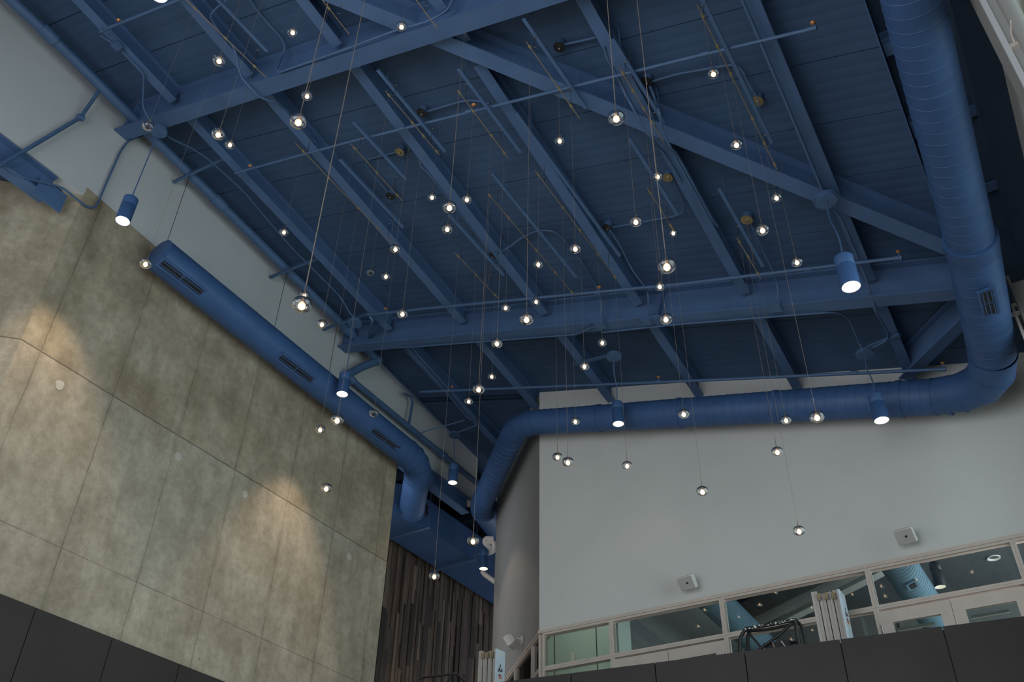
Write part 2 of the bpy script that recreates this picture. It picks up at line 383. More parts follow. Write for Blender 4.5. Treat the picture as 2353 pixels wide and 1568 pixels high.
# wooden wall in the corridor
XW = -12.5; ZW = 9.62; mb = MB(); y = 12.6; rnd = random.Random(3)
while y < 24:
    w = rnd.choice((0.06, 0.075, 0.09, 0.11, 0.13)); z = 1.5 - rnd.random()*2.4
    while z < ZW:
        h = rnd.uniform(0.7, 2.6); z1 = min(z+h, ZW)
        if z1 > 1.5: mb.box((XW-.02, y, max(z,1.5)),(XW+rnd.uniform(0.012,0.04), y+w-.003, z1-.003))
        z += h
    y += w
struct(mb, 'wall_corridor', M['wood'], 'wall clad in narrow upright reclaimed wood planks')
struct(MB().box((XW-.2,12.4,FZ),(XW-.02,24,14)), 'wall_corridor_back', M['darkblue'])
struct(MB().box((XW-.1,23.8,FZ),(-9.9,24,14)), 'wall_corridor_end', M['darkblue'])
struct(MB().box((XW-.02,12.7,ZW),(XW+.22,24,ZW+.22)), 'trim_3', M['darkblue'])

# ================================================================== STEEL
J = {'first': -9.39, 'second': -7.715, 'third': -6.04, 'fourth': -4.338, 'fifth': -2.645, 'sixth': -0.915}
order = ['leftmost', 'second from the left', 'third from the left', 'fourth from the left', 'fifth from the left', 'rightmost']
def jx(x, y): return x - 0.0107*(y-8)
def gy1(x): return 4.945 + 0.028*(x + 10.69)
def gy2(x): return 10.60 + 0.030*(x + 10.73)
pr = ibeam(0.15, 0.33, 0.018, 0.01)
for (nm, x), od in zip(J.items(), order):
    for bay, y0, y1, wh in (('near', -4.9, gy1(x)-.1, 'above the upper girder'), ('middle', gy1(x)+.1, gy2(x)-.12, 'between the girders'), ('far', gy2(x)+.12, YB, 'past the lower girder')):
        if bay == 'far' and x < -7.8: y1 = 21.5
        elif bay == 'far' and x < -7.66: y1 = 13.25
        mb = MB()
        if bay == 'middle' and nm == 'fourth':
            yd = 5.52
            mb.prism(rp(jx(x,y0)+.03,y0,9.57), rp(jx(x,yd)+.03,yd,9.57), pr); mb.prism(rp(jx(x,yd+.35),yd+.35,9.57), rp(jx(x,y1),y1,9.57), pr)
        else: mb.prism(rp(jx(x,y0),y0,9.57), rp(jx(x,y1),y1,9.57), pr)
        o = mb.build('roof_joist', M['steel'])
        tag(o, 'blue steel roof joist, %s of six, %s' % (od, wh), 'beam', 'blue roof joists')
def girder(A, B, w, d, lab):
    t = thing('roof_girder', A, lab, 'beam')
    part(MB().prism(A, B, ibeam(w, d, 0.03, 0.016)), 'girder_beam', M['steel'], t)
    L = (B-A).length; dd = (B-A).normalized(); sd = dd.cross(V((0,0,1))).normalized()
    return t, dd, sd
def stiff(t, A, B, frac, w, d, dd, sd):
    for k in frac:
        p = A.lerp(B, k); part(MB().obox(p + V((0,0,d/2)), dd, sd, sd.cross(dd), 0.006, w/2-.01, d/2-.03), 'stiffener_plate', M['steel'], t)
A = rp(-10.74, gy1(-10.74), 9.3); B = rp(0.12, gy1(0.12), 9.3)
t, dd, sd = girder(A, B, 0.25, 0.57, 'large blue steel girder crossing the upper part of the roof')
stiff(t, A, B, (0.03,), 0.25, 0.57, dd, sd)
A2 = rp(-10.80, gy2(-10.80), 9.3); B2 = rp(0.14, gy2(0.14), 9.3)
t2, dd2, sd2 = girder(A2, B2, 0.25, 0.57, 'large blue steel girder crossing the lower part of the roof, below the first')
stiff(t2, A2, B2, (0.03, 0.62), 0.25, 0.57, dd2, sd2)
# bolts where joists meet the lower girder
A = rp(-6.6, 2.78, 9.34); B = rp(0.40, 10.42, 9.34)
m1 = onR(1553, 316, 9.46); m2 = onR(2180, 573, 9.46); ds = (m2-m1).normalized(); A = m1 - ds*((m1.x+6.4)/ds.x*1.0); B = m2 + ds*0.02
tag(MB().prism(A, B, ibeam(0.21, 0.42, 0.025, 0.014)).build('diagonal_brace_beam', M['steel']), 'long blue diagonal brace beam crossing from upper left to the right duct', 'beam')
m1 = onR(2107, 847, 9.46); m2 = onR(2220, 738, 9.46); ds = (m2-m1).normalized()
tag(MB().prism(m1 - ds*0.35, m2 + ds*0.02, ibeam(0.2, 0.42, 0.025, 0.014)).build('corner_brace_beam', M['steel']), 'short blue diagonal brace beam in the lower right corner of the roof', 'beam')
# beams of the recessed bay on the right
for i, (px, py) in enumerate(((2050, 95), (2105, 290), (2158, 455))):
    p = onR(px, py, 9.9)
    mb = MB().prism(V((0.16, p.y, p.z-.12)), V((1.1, p.y, p.z-.12)), ibeam(0.16, 0.24, 0.02, 0.012))
    tag(mb.build('outrigger_beam', M['steel']), ('short dark blue outrigger beam in the gap beside the big right duct, %s' % ('topmost of three', 'middle of three', 'lowest of three')[i]), 'beam', 'outrigger beams by the right duct')
mb = MB().prism(V((0.12, -5, roofz(.12,-5,9.66))), V((0.12, 9.7, roofz(.12,9.7,9.66))), [(.005,0),(.02,0),(.02,.2),(.005,.2)])
tag(mb.build('deck_edge_angle', M['steel']), 'dark blue steel edge angle along the right end of the roof deck', 'edge angle')
# beam over the corridor mouth, and its channel lip
mb = MB().prism(V((XL-.02, 12.7, 9.54)), V((XL-.02, 15.2, 9.53)), ibeam(0.2, 0.36, 0.03, 0.02))
tag(mb.build('lintel_beam', M['steel']), 'dark blue steel lintel beam under the plaster above the corridor mouth', 'beam')
# beam on the left resting on the concrete corner
t = thing('corner_beam', (XL-.1, 3.6, 9.7), 'blue steel beam resting on the top left corner of the concrete wall', 'beam')
part(MB().prism(V((XL-.08, -4.9, 9.62)), V((XL-.08, 4.35, 9.66)), ibeam(0.22, 0.42, 0.03, 0.02)), 'beam_body', M['steel'], t)
part(MB().obox((XL+.003, 4.36, 9.74), V((1,0,0)), V((0,1,0)), V((0,0,1)), 0.016, 0.22, 0.17), 'bearing_plate', M['steel'], t)
# corridor joists seen above the lintel
for i, yv in enumerate((14.4, 15.6, 16.8, 18.2)):
    mb = MB().prism(V((XW, yv, 10.3)), V((XL-.22, yv, 10.3)), ibeam(0.14, 0.3, 0.02, 0.012))
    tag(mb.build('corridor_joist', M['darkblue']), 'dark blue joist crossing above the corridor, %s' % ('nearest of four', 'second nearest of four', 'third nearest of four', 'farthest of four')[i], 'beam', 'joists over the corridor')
struct(MB().box((XW-.2, 12.5, 10.6), (XL-.2, 24, 10.8)), 'ceiling_corridor', M['darkblue'])

# ================================================================== DUCTS
def ribbed(A, B, r0, r1, pitch=0.16, h=0.0045, skip=None):
    A = V(A); B = V(B); L = (B-A).length; P = []; R = []; k = 0.0
    while k < L:
        for dk, e in ((0, 0), (0.003, h), (0.009, h), (0.012, 0)):
            q = k + dk
            if q < L: P.append(A.lerp(B, q/L)); R.append(r0 + (r1-r0)*q/L + e)
        k += pitch
    P.append(B); R.append(r1); return P, R
def band(mb, p, d, r, w=0.03, h=0.014, n=36):
    d = V(d).normalized(); p = V(p)
    mb.tube([p-d*w, p-d*w, p+d*w, p+d*w], [r, r+h, r+h, r], n, cap=False, smooth=False)
def gored(P, R, a, b, r, seg=4):                  # segmented elbow between two straight runs meeting at P
    da = (V(a)-V(P)).normalized(); db = (V(b)-V(P)).normalized(); out = []
    for j in range(seg+1):
        t = j/seg; out.append(V(P)*2*t*(1-t) + (V(P)+da*R)*(1-t)**2 + (V(P)+db*R)*t*t)
    return out
# big duct on the right and its run along the back wall: one duct line
t = thing('supply_duct', (0.4, 5, 8), 'big round blue duct running down the right side and turning along the back wall', 'duct')
q0 = onZ(2098, 0, 7.95); q1 = onZ(2218, 500, 7.95); dq = (q1-q0).normalized(); qs = q0 - dq*8
rA = 115*q0.length/FPX/2*0.97; rB = 97*q1.length/FPX/2
qred = onZ(2228, 545, 7.95); corner = onY(2298, 902, 12.72); e1 = onY(2150, 912, 12.72); e2 = onY(1215, 972, 12.72)
ek = (e2-e1).normalized(); eP = e2 + ek*.25; e2 = eP - ek*.47
P, R = ribbed(qs, qred, rA, rB, 0.17, .003); mb = MB().tube(P, R, 40, cap=True)
rC = rB*1.09
mb.tube([qred, qred, qred+dq*0.12, qred+dq*.28], [rB, rB+.035, rB+.035, rC], 40, cap=False)
arc = gored(corner, 0.85, qred, e1, 0.3, 4)
s0 = qred + dq*.28
P, R = ribbed(s0, arc[0], rC, rC*.98, 0.17, .003); mb.tube(P, R, 40, cap=False)
part(mb, 'duct_run', M['duct'], t)
mb = MB().tube(arc, [rC, rC*.98, rC*.96, rC*.93, rC*.9], 40, cap=False, smooth=True)
for k, p in enumerate(arc):
    d = (arc[min(k+1, 4)] - arc[max(k-1, 0)]); band(mb, p, d, (rC, rC*.98, rC*.96, rC*.93, rC*.9)[k], 0.008, 0.008)
part(mb, 'duct_elbow', M['duct'], t)
rD = rC*.86; rE = 0.235
xs = [arc[-1].lerp(e2, k) for k in (0, 0.12, 0.55, 1)]
P, R = ribbed(arc[-1], e2, rC*.9, rE, 0.15); mb = MB().tube(P, R, 40, cap=False)
part(mb, 'duct_run', M['duct'], t)
dE = (e2-arc[-1]).normalized()
for px in (2175, 2085, 1832, 1605, 1392):
    k = (arc[-1].lerp(e2, (2150-px)/935)); rr = rC*.9 + (rE-rC*.9)*max(0, (2150-px)/935)
    mb = MB(); band(mb, k, dE, rr, 0.035, 0.014); part(mb, 'joint_band', M['duct'], t)
v1 = onA(1172, 1012, 0.42); v2 = onA(1102, 1167, 0.50); v3 = ray(1140, 1222); v3 = v3*(23.0/v3.length)
el = gored(eP, 0.45, e2, v2, 0.3, 4); mb = MB().tube([e2] + el, [rE]*(len(el)+1), 36, cap=False)
for k in range(len(el)):
    d = (el[min(k+1, len(el)-1)] - el[max(k-1, 0)]); band(mb, el[k], d, rE, 0.006, 0.007)
part(mb, 'duct_elbow', M['duct'], t)
el2 = gored(v2, 0.4, el[-1], v3, 0.3, 4)
P, R = ribbed(el[-1], el2[0], rE, rE, 0.15); mb = MB().tube(P, R, 36, cap=False); mb.tube(el2 + [v3], rE, 36)
for k in range(len(el2)):
    d = (el2[min(k+1, len(el2)-1)] - el2[max(k-1, 0)]); band(mb, el2[k], d, rE, 0.006, 0.007)
part(mb, 'duct_run', M['duct'], t)
def grille(root, c, nrm, along, hl, hw, name='air_grille', slots=3, halves=2):
    nrm = V(nrm).normalized(); along = (V(along) - nrm*V(along).dot(nrm)).normalized(); sd = nrm.cross(along)
    fr = part(MB().obox(c, along, sd, nrm, hl+.03, hw+.03, 0.012), name, M['duct'], root, label='rectangular air grille with dark slots')
    for h in range(halves):
        cc = V(c) + along*(hl*2/halves*(h+.5) - hl) + nrm*0.012
        g = MB().obox(cc, along, sd, nrm, hl/halves-.012, hw-.006, 0.003).build('grille_opening', M['black']); g.parent = fr
        mbv = MB()
        for k in range(slots):
            mbv.obox(cc + sd*(hw*2/(slots)*(k+.5)-hw) + nrm*.006, along, sd, nrm, hl/halves-.014, 0.006, 0.008)
        g = mbv.build('vane', M['duct']); g.parent = fr
    return fr
# grille on the right duct faces the hall
gc = onZ(2256, 658, 7.95); ax = dq; 
P = s0.lerp(arc[0], 0.30); vv = (-P).normalized(); nr = (vv - ax*vv.dot(ax)); nr = (nr + V((0.10,0,0))).normalized()
grille(t, P + nr*(rC+.012), nr, ax, 0.26, 0.075)

# round duct over the concrete wall
t = thing('wall_duct', (-10.25, 6, 9.6), 'round blue duct hanging along the top of the concrete wall', 'duct')
a = V((-10.25, 6.0, 9.70)); b = V((-10.25, 12.85, 9.50)); c2 = onY(946, 1172, 14.05)
r = 0.272; P, R = ribbed(a, b + V((0,-.45,0)), r, r, 1.9, 0.004); mb = MB().tube(P, R, 40)
part(mb, 'duct_run', M['duct'], t)
el = gored(b, 0.45, a, c2, r, 4); mb = MB().tube(el + [c2], r, 40)
for k in range(len(el)):
    d = (el[min(k+1, 4)] - el[max(k-1, 0)]); band(mb, el[k], d, r, 0.006, 0.008)
band(mb, c2, (c2-el[-1]), r, 0.02, 0.02)
part(mb, 'duct_elbow', M['duct'], t)
for px, py in ((412, 657), (679, 855), (886, 1012)):
    P = onX(px, py, -10.1); P = V((-10.25, P.y, 9.70 - (P.y-6)*.03)); nr = V((0.55, -0.35, -0.82)); nr.y = 0; nr.normalize()
    grille(t, P + nr*(r-.002), nr, V((0,1,0)), 0.42, 0.06, halves=2, slots=2)
# rectangular duct in the corridor
mb = MB(); path = [V((-13.2,13.5,9.42)), V((-12.5,13.5,9.42)), V((-12.1,13.6,9.42)), V((-11.85,13.95,9.42)), V((-11.8,14.4,9.42)), V((-11.8,20.5,9.42))]
hw, hh = 0.5, 0.34; vs = []
for i, p in enumerate(path):
    d = (path[min(i+1, 5)] - path[max(i-1, 0)]).normalized(); s_ = d.cross(V((0,0,1))).normalized()
    for x, z in ((-hw,-hh),(hw,-hh),(hw,hh),(-hw,hh)): vs.append(p + s_*x + V((0,0,z)))
fs = [(i*4+j, i*4+(j+1) % 4, (i+1)*4+(j+1) % 4, (i+1)*4+j) for i in range(5) for j in range(4)] + [(3,2,1,0), (20,21,22,23)]
mb.add(vs, fs)
t = thing('rectangular_duct', (-11.8, 14, 9.1), 'large rectangular blue duct above the corridor, curving left behind the concrete wall', 'duct')
part(mb, 'duct_body', M['duct'], t)
for k, yv in enumerate((14.55, 16.4)):
    part(MB().box((-12.5, yv-.02, 9.00), (-11.15, yv+.02, 9.04)), 'hanger_strut', M['pipe'], t)
    for xx in (-11.2,): part(MB().tube([(xx, yv, 9.0), (xx, yv, 10.6)], 0.007, 6), 'hanger_rod', M['pipe'], t)
p = onX(975, 1172, -11.25)
part(MB().obox(p, V((1,0,0)), V((0,1,0)), V((0,0,1)), 0.05, 0.07, 0.12), 'damper_actuator', M['black'], t, label='small black damper actuator on the duct side')

# ================================================================== PIPES AND CONDUITS
def pipe(name, pts, r, lab, cat='pipe', mt='pipe', n=10, bend=0.08, group=None, joints=(), jr=1.45):
    P = smooth_path(pts, bend) if bend else [V(p) for p in pts]
    if not joints:
        return tag(MB().tube(P, r, n).build(name, M[mt]), lab, cat, group)
    t = thing(name, pts[0], lab, cat, group)
    part(MB().tube(P, r, n), name + '_run', M[mt], t)
    for j, d in joints:
        d = V(d).normalized(); j = V(j)
        part(MB().tube([j-d*r*1.6, j-d*r*1.6, j+d*r*1.6, j+d*r*1.6], [r, r*jr, r*jr, r], 14, smooth=False), 'coupling', M[mt], t)
    return t
def head(root, p, up=1):                          # upright sprinkler head on a short nipple
    p = V(p)
    h = part(MB().tube([p, p+V((0,0,.07))], 0.013, 8), 'sprinkler_head', M['pipe'], root)
    g = MB().lathe([(0.004,.07),(0.03,.085),(0.034,.09),(0.004,.1)], p, 12)
    g.tube([p+V((.014,0,.05)), p+V((.014,0,.085))], 0.004, 6)
    o = g.build('deflector', M['copper']); o.parent = h
    o['label'] = 'bronze coloured deflector'
HS = 9.43
def spr(name, pxs, h, r, lab, heads, coup, tees=()):
    pts = [onR(x, y, h) for x, y in pxs]
    dd = (pts[-1]-pts[0]).normalized()
    t = thing(name, pts[0], lab, 'pipe', 'sprinkler pipes under the roof')
    part(MB().tube(pts, r, 12), 'pipe_run', M['pipe'], t)
    for x, y in coup:
        p = onR(x, y, h); part(MB().tube([p-dd*.05, p-dd*.05, p+dd*.05, p+dd*.05], [r, r*1.3, r*1.3, r], 14, smooth=False), 'coupling', M['pipe'], t)
    for x, y in heads:
        p = onR(x, y, h); head(t, p + V((0,0,r*.5)))
    return t
spr('sprinkler_pipe', [(232, 71), (430, -8)], HS, 0.024, 'blue sprinkler pipe at the top left, above the upper girder', [(268, 57)], [(236, 70)])
spr('sprinkler_pipe', [(540, 398), (800, 327), (1580, 134), (1868, 66)], HS, 0.022, 'long blue sprinkler pipe crossing just below the upper girder', [(572, 392), (1088, 253), (1872, 66)], [(1078, 256), (925, 295), (1620, 124), (1866, 66), (548, 396)])
spr('sprinkler_pipe', [(846, 724), (980, 709), (1553, 654), (2064, 593)], HS, 0.026, 'long blue sprinkler pipe crossing just above the lower girder', [(884, 720), (1377, 672), (2068, 592)], [(878, 720), (1372, 672), (1857, 618), (2064, 593), (850, 723)])
spr('sprinkler_pipe', [(965, 901), (1553, 877), (2168, 849)], 9.30, 0.026, 'long blue sprinkler pipe crossing in front of the back wall', [(1038, 899), (1514, 878), (2170, 848)], [(1513, 878), (1963, 857), (2166, 849)])
# main along the top of the left wall, drop, and lower run
xm = -10.36
m0 = onX(-60, -80, xm); mA = onX(112, 80, xm); mB_ = onX(503, 466, xm); mC = onX(803, 762, xm); mD = onX(866, 826, xm)
dm = (mD-mA).normalized()
lo1 = onX(797, 862, -10.52); lo0 = lo1 + V((0, 0, -.02))
r = 0.08
t = pipe('main_pipe', [m0, mA, mB_, mC, mD], r, 'thick blue pipe running along the very top of the left wall', bend=0, n=16, joints=[(mA, dm), (mB_, dm), (mC, dm)], jr=1.25)
part(MB().tube(smooth_path([mD - dm*.02, mD + dm*.05, onX(866, 826, xm).lerp(lo1, .5), lo1, onX(812, 878, -10.50)], .1), r, 16), 'cross_run', M['pipe'], t)
part(MB().lathe([(r,-.07),(r*1.35,-.07),(r*1.35,.07),(r,.07)], mD, 16, ax=dm), 'coupling', M['pipe'], t)
pipe('lower_pipe', [onX(806, 872, -10.50), onX(1098, 1112, -10.50), onX(1140, 1146, -10.5)], 0.06, 'thick blue pipe running below the main, above the wall duct', n=16, bend=0, joints=[(onX(1016, 1045, -10.5), V((0,1,0)))])
# branch line from the main across the plaster to the top left corner
pipe('branch_pipe', [onX(232, 203, -10.42), onX(185, 270, -10.58), onX(-10, 386, -10.58)], 0.03, 'blue branch pipe slanting down the plaster from the main pipe to the left edge', bend=0, joints=[(onX(185, 270, -10.58), V((0,-1,-.3)))], jr=1.6)
# conduits
G = 'thin blue conduits'
R_ = lambda pts, h: [onR(x, y, h) for x, y in pts]
pipe('conduit', [onX(x, y, -10.632) for x, y in ((329,311),(296,322),(277,347),(249,410),(222,473),(210,479),(195,473),(145,432),(115,423),(48,407),(11,382),(-20,380))], 0.016, 'blue conduit hooking down the plaster onto the top of the concrete at upper left', 'conduit', bend=.12, group=G)
pipe('conduit', [onR(232,82,9.52), onR(268,105,9.53), onR(322,160,9.53), onR(331,175,9.50), onR(328,245,9.35), onR(338,267,9.25), onR(356,290,9.25)], 0.014, 'blue conduit dropping from a joist box to the round box on the upper girder', 'conduit', bend=.12, group=G)
pipe('conduit', [onR(385,312,9.25), onR(395,320,9.3), onR(440,340,9.5), onR(478,365,9.6), onR(560,440,9.6), onR(627,520,9.6), onR(680,580,9.6), onR(782,682,9.6), onR(805,721,9.35), onR(815,733,9.28)], 0.013, 'long blue conduit along the left bay between the two round boxes', 'conduit', bend=.12, group=G)
pipe('conduit', [onR(572,-5,9.82), onR(595,30,9.82), onR(647,87,9.82), onR(656,106,9.8), onR(650,125,9.7), onR(635,160,9.31), onR(643,166,9.27), onR(675,155,9.27), onR(800,111,9.27), onR(906,71,9.27), onR(990,47,9.28), onR(1030,22,9.45), onR(1041,-5,9.6)], 0.017, 'blue conduit looping down and running along the upper girder', 'conduit', bend=.1, group=G)
pipe('conduit', [onR(530,-6,9.7), onR(502,14,9.6), onR(485,32,9.54), onR(485,42,9.54), onR(505,75,9.54), onR(533,102,9.54), onR(543,122,9.5), onR(548,156,9.4), onR(556,180,9.3), onR(578,204,9.25), onR(600,226,9.25), onR(640,237,9.4), onR(652,247,9.6), onR(690,290,9.68), onR(730,335,9.68)], 0.016, 'blue conduit snaking under the upper girder at left', 'conduit', bend=.1, group=G)
pipe('conduit', [onR(919,799,9.29), onR(957,797,9.27), onR(1324,769,9.27), onR(1358,753,9.27), onR(1380,748,9.27)], 0.015, 'blue conduit along the left part of the lower girder', 'conduit', bend=.08, group=G)
pipe('conduit', [onR(1385,764,9.29), onR(1553,746,9.28), onR(1893,719,9.28), onR(1927,718,9.4), onR(1949,730,9.55), onR(1976,792,9.5), onR(1984,806,9.42)], 0.015, 'blue conduit along the right part of the lower girder, bending down to a round box', 'conduit', bend=.15, group=G)
pipe('conduit', [onR(1700,-12,9.44), onR(1738,75,9.44), onR(1800,222,9.44), onR(1893,445,9.44), onR(1897,455,9.3)], 0.02, 'blue conduit running beside the rightmost joist above the diagonal beam', 'conduit', bend=.05, group=G)
pipe('conduit', [onR(1905,470,9.28), onR(1927,493,9.40), onR(1937,510,9.44), onR(1961,568,9.53), onR(1992,646,9.4), onR(2012,718,9.24), onR(2029,745,9.4), onR(2036,758,9.5), onR(2041,772,9.52), onR(2036,784,9.5), onR(2012,796,9.46), onR(1993,806,9.44)], 0.017, 'blue conduit running beside the rightmost joist down past the lower girder', 'conduit', bend=.1, group=G)
pipe('conduit', [onR(1388,107,9.55), onR(1393,130,9.54), onR(1420,180,9.54), onR(1436,215,9.5), onR(1450,240,9.27), onR(1482,300,9.27), onR(1500,320,9.28), onR(1515,340,9.5), onR(1530,360,9.54), onR(1563,415,9.54)], 0.018, 'blue conduit beside the fifth joist, crossing the diagonal beam', 'conduit', bend=.1, group=G)
pipe('conduit', [onR(1490,190,9.8), onR(1506,230,9.7), onR(1514,255,9.28), onR(1522,300,9.27), onR(1542,342,9.28), onR(1552,350,9.52), onR(1580,400,9.53), onR(1640,510,9.53), onR(1650,520,9.6)], 0.018, 'blue conduit from a rosette down the right side of the fifth joist', 'conduit', bend=.1, group=G)
pipe('conduit', [onR(1138,583,9.5), onR(1160,575,9.7), onR(1200,545,9.82), onR(1235,530,9.82), onR(1270,530,9.82), onR(1292,545,9.82), onR(1340,605,9.82), onR(1374,662,9.82), onR(1384,700,9.5), onR(1378,738,9.3)], 0.015, 'blue conduit arching over the middle bays from a rosette to the lower girder', 'conduit', bend=.15, group=G)
pipe('conduit', [onR(964,370,9.56), onR(966,382,9.56), onR(988,402,9.56), onR(1045,475,9.56), onR(1092,535,9.56), onR(1124,577,9.54)], 0.013, 'thin blue conduit along the left edge of the third joist', 'conduit', bend=.08, group=G)
pipe('conduit', [onR(1402,530,9.7), onR(1425,565,9.7), onR(1452,620,9.65), onR(1484,662,9.6), onR(1490,680,9.4), onR(1488,735,9.3)], 0.014, 'blue conduit right of the fourth joist dropping to the lower girder', 'conduit', bend=.1, group=G)
pipe('conduit', [onR(1724,512,9.8), onR(1755,580,9.8), onR(1778,628,9.7), onR(1788,660,9.45), onR(1786,700,9.3)], 0.014, 'blue conduit from the gold rosette dropping to a box on the lower girder', 'conduit', bend=.1, group=G)
pipe('conduit', [onR(1545,407,9.8), onR(1552,425,9.8), onR(1572,468,9.8), onR(1570,488,9.8), onR(1550,497,9.8), onR(1405,523,9.8)], 0.013, 'thin blue conduit curling between two rosettes in the fourth bay', 'conduit', bend=.12, group=G)
pipe('conduit', [onR(1298,102,9.82), onR(1370,86,9.82)], 0.018, 'blue conduit from the top black rosette to the fifth joist', 'conduit', bend=0, group=G)
pipe('conduit', [onR(1493,189,9.82), onR(1553,171,9.82), onR(1665,151,9.82), onR(1690,149,9.82), onR(1705,160,9.82), onR(1722,195,9.8), onR(1737,219,9.8)], 0.017, 'blue conduit linking the black rosette and the gold rosette near the top right', 'conduit', bend=.12, group=G)
pipe('conduit', [onR(982,256,9.82), onR(1060,233,9.82), onR(1090,230,9.82), onR(1125,238,9.8)], 0.016, 'blue conduit leading right from the left black rosette', 'conduit', bend=.1, group=G)
pipe('conduit', [onR(928,344,9.82), onR(880,358,9.82), onR(846,366,9.82), onR(840,376,9.82), onR(850,395,9.82), onR(892,442,9.8)], 0.012, 'thin blue conduit linking the gold rosette and the black rosette on the left', 'conduit', bend=.12, group=G)
pipe('conduit', [onR(936,800,9.5), onR(1010,884,9.5), onR(1072,958,9.5), onR(1082,965,9.5)], 0.017, 'blue conduit along the left side of the first joist of the far bay', 'conduit', bend=.05, group=G)
pipe('conduit', [onR(944,797,9.52), onR(1020,882,9.52), onR(1092,958,9.52), onR(1098,975,9.5), onR(1090,980,9.45), onR(1055,993,9.3)], 0.016, 'blue conduit under the first joist of the far bay, bending to a round box', 'conduit', bend=.1, group=G)
pipe('conduit', [onX(872, 830, -10.5), onX(950, 910, -10.55), onX(1020, 978, -10.55), onX(1042, 1000, -10.4)], 0.015, 'thin blue conduit at the foot of the roof beyond the main pipe', 'conduit', bend=.05, group=G)
pipe('conduit', [onX(960, 1000, -10.45), onX(975, 992, -10.3), onR(1068, 966, 9.45)], 0.013, 'thin blue conduit bridging from the lower pipe to the first far joist', 'conduit', bend=.05, group=G)
pipe('drop_pipe', [onR(850,728,9.4), onR(856,736,9.36), onX(846, 790, -10.22)], 0.03, 'short blue drop pipe linking the sprinkler pipe down to the main pipe', 'pipe', bend=.04)
pipe('drop_pipe', [onX(928, 905, -10.5), onX(945, 912, -10.5), onX(948, 925, -10.52), onX(940, 972, -10.52)], 0.028, 'short upright blue pipe on the plaster between the conduit and the lower pipe', 'pipe', bend=.05)
# junction boxes
def jbox(p, lab, sx=.06, sy=.06, sz=.035): tag(MB().obox(p, RD, JP, NN, sx, sy, sz).build('junction_box', M['pipe']), lab, 'electrical box', 'small blue junction boxes')
jbox(onR(268,105,9.50), 'small square blue junction box under a joist at the upper left')
jbox(onR(1781,705,9.27), 'square blue junction box on the lower girder, right part', .09, .08, .04)
jbox(onR(1379,744,9.26), 'square blue junction box on the lower girder near its middle', .09, .08, .04)
jbox(onR(1486,737,9.27), 'small square blue junction box on the lower girder beside the fourth joist', .07, .07, .04)

# ================================================================== PENDANT LIGHT RAILS
def chan(A, B, lab, hang):
    A = V(A); B = V(B); t = thing('strut_channel', A, lab, 'strut channel', 'blue strut channels under the roof')
    w = .021; pr = [(-w,0),(w,0),(w,.041),(w-.004,.041),(w-.004,.004),(-w+.004,.004),(-w+.004,.041),(-w,.041)]
    part(MB().prism(A, B, pr), 'channel', M['pipe'], t)
    for k in hang:
        p = A.lerp(B, k); part(MB().tube([p + V((0.02,0,.02)), V((p.x+.02, p.y, roofz(p.x, p.y)-.002))], .005, 6), 'hanger_rod', M['pipe'], t)
    return t
def rail(A, B, lab, strut, clips):
    A = V(A); B = V(B); d = (B-A).normalized(); t = thing('pendant_rail', A, lab, 'lighting rail', 'slim metal pendant rails')
    part(MB().tube([A, B], .0065, 8), 'rail_bar', M['brass'], t)
    for k in clips:
        p = A.lerp(B, k); part(MB().tube([p-d*.022, p-d*.022, p+d*.022, p+d*.022], [.0065,.016,.016,.0065], 8, smooth=False), 'connector', M['gold'], t)
    for k in strut:
        p = A.lerp(B, k); h = .34
        o = part(MB().tube([p, p+V((0,0,h))], .0035, 6), 'suspension_rod', M['black'], t)
        q = MB().lathe([(.001,h-.02),(.011,h-.015),(.011,h+.004),(.001,h+.006)], p, 10)
        s_ = q.build('ball_fitting', M['chrome']); s_.parent = o; q = MB().lathe([(.001,.12),(.009,.123),(.009,.14),(.001,.143)], p, 10)
        s_ = q.build('ball_fitting', M['chrome']); s_.parent = o
HR = 9.0
rails = {
 'r1': ((-7.25,2.9),(-7.0,4.75)), 'r2': ((-5.41,2.9),(-5.38,4.6)), 'r3': ((-7.43,5.8),(-7.28,8.1)), 'r4': ((-6.58,6.06),(-6.52,7.21)), 'r5': ((-5.48,5.46),(-5.41,6.6)),
 'r6': ((-4.53,5.75),(-4.5,6.92)), 'r7': ((-3.33,5.42),(-3.27,6.61)), 'r8': ((-4.31,3.2),(-4.25,4.9)), 'r9': ((-2.48,6.08),(-2.46,7.24)), 'r10': ((-1.37,5.62),(-1.36,7.99)),
 'r11': ((-5.14,7.41),(-4.98,9.66)), 'r12': ((-4.26,7.21),(-4.17,9.47)), 'r13': ((-2.97,7.88),(-2.96,8.68)), 'r14': ((-6.37,8.36),(-6.27,9.49)), 'r15': ((-2.22,8.99),(-2.2,9.82)),
 'r16': ((-1.64,3.6),(-1.60,4.9)), 'r17': ((-3.6,2.4),(-3.57,3.5))}
where = {
 'r1': 'at the upper left, in front of the second joist', 'r2': 'at the top edge, between the third and fourth joists', 'r3': 'long one left of centre, beside the second joist',
 'r4': 'left of centre, between the second and third joists', 'r5': 'alongside the third joist below the upper girder', 'r6': 'above the trio of globes, left of the fourth joist',
 'r7': 'crossing the diagonal beam left of the fifth joist', 'r8': 'short end poking in at the top centre', 'r9': 'hugging the fifth joist beside the diagonal beam',
 'r10': 'long one at the top right, left of the rightmost joist', 'r11': 'long one in the middle, between the third and fourth joists', 'r12': 'long one along the left edge of the fourth joist',
 'r13': 'short one right of the fourth joist, above the large right globe', 'r14': 'lower middle, between the second and third joists', 'r15': 'short one right of the fifth joist, above the lower girder',
 'r16': 'out at the top, over the largest right-hand globes', 'r17': 'out at the top, over the largest left-hand globes'}
drops = {k: [] for k in rails}

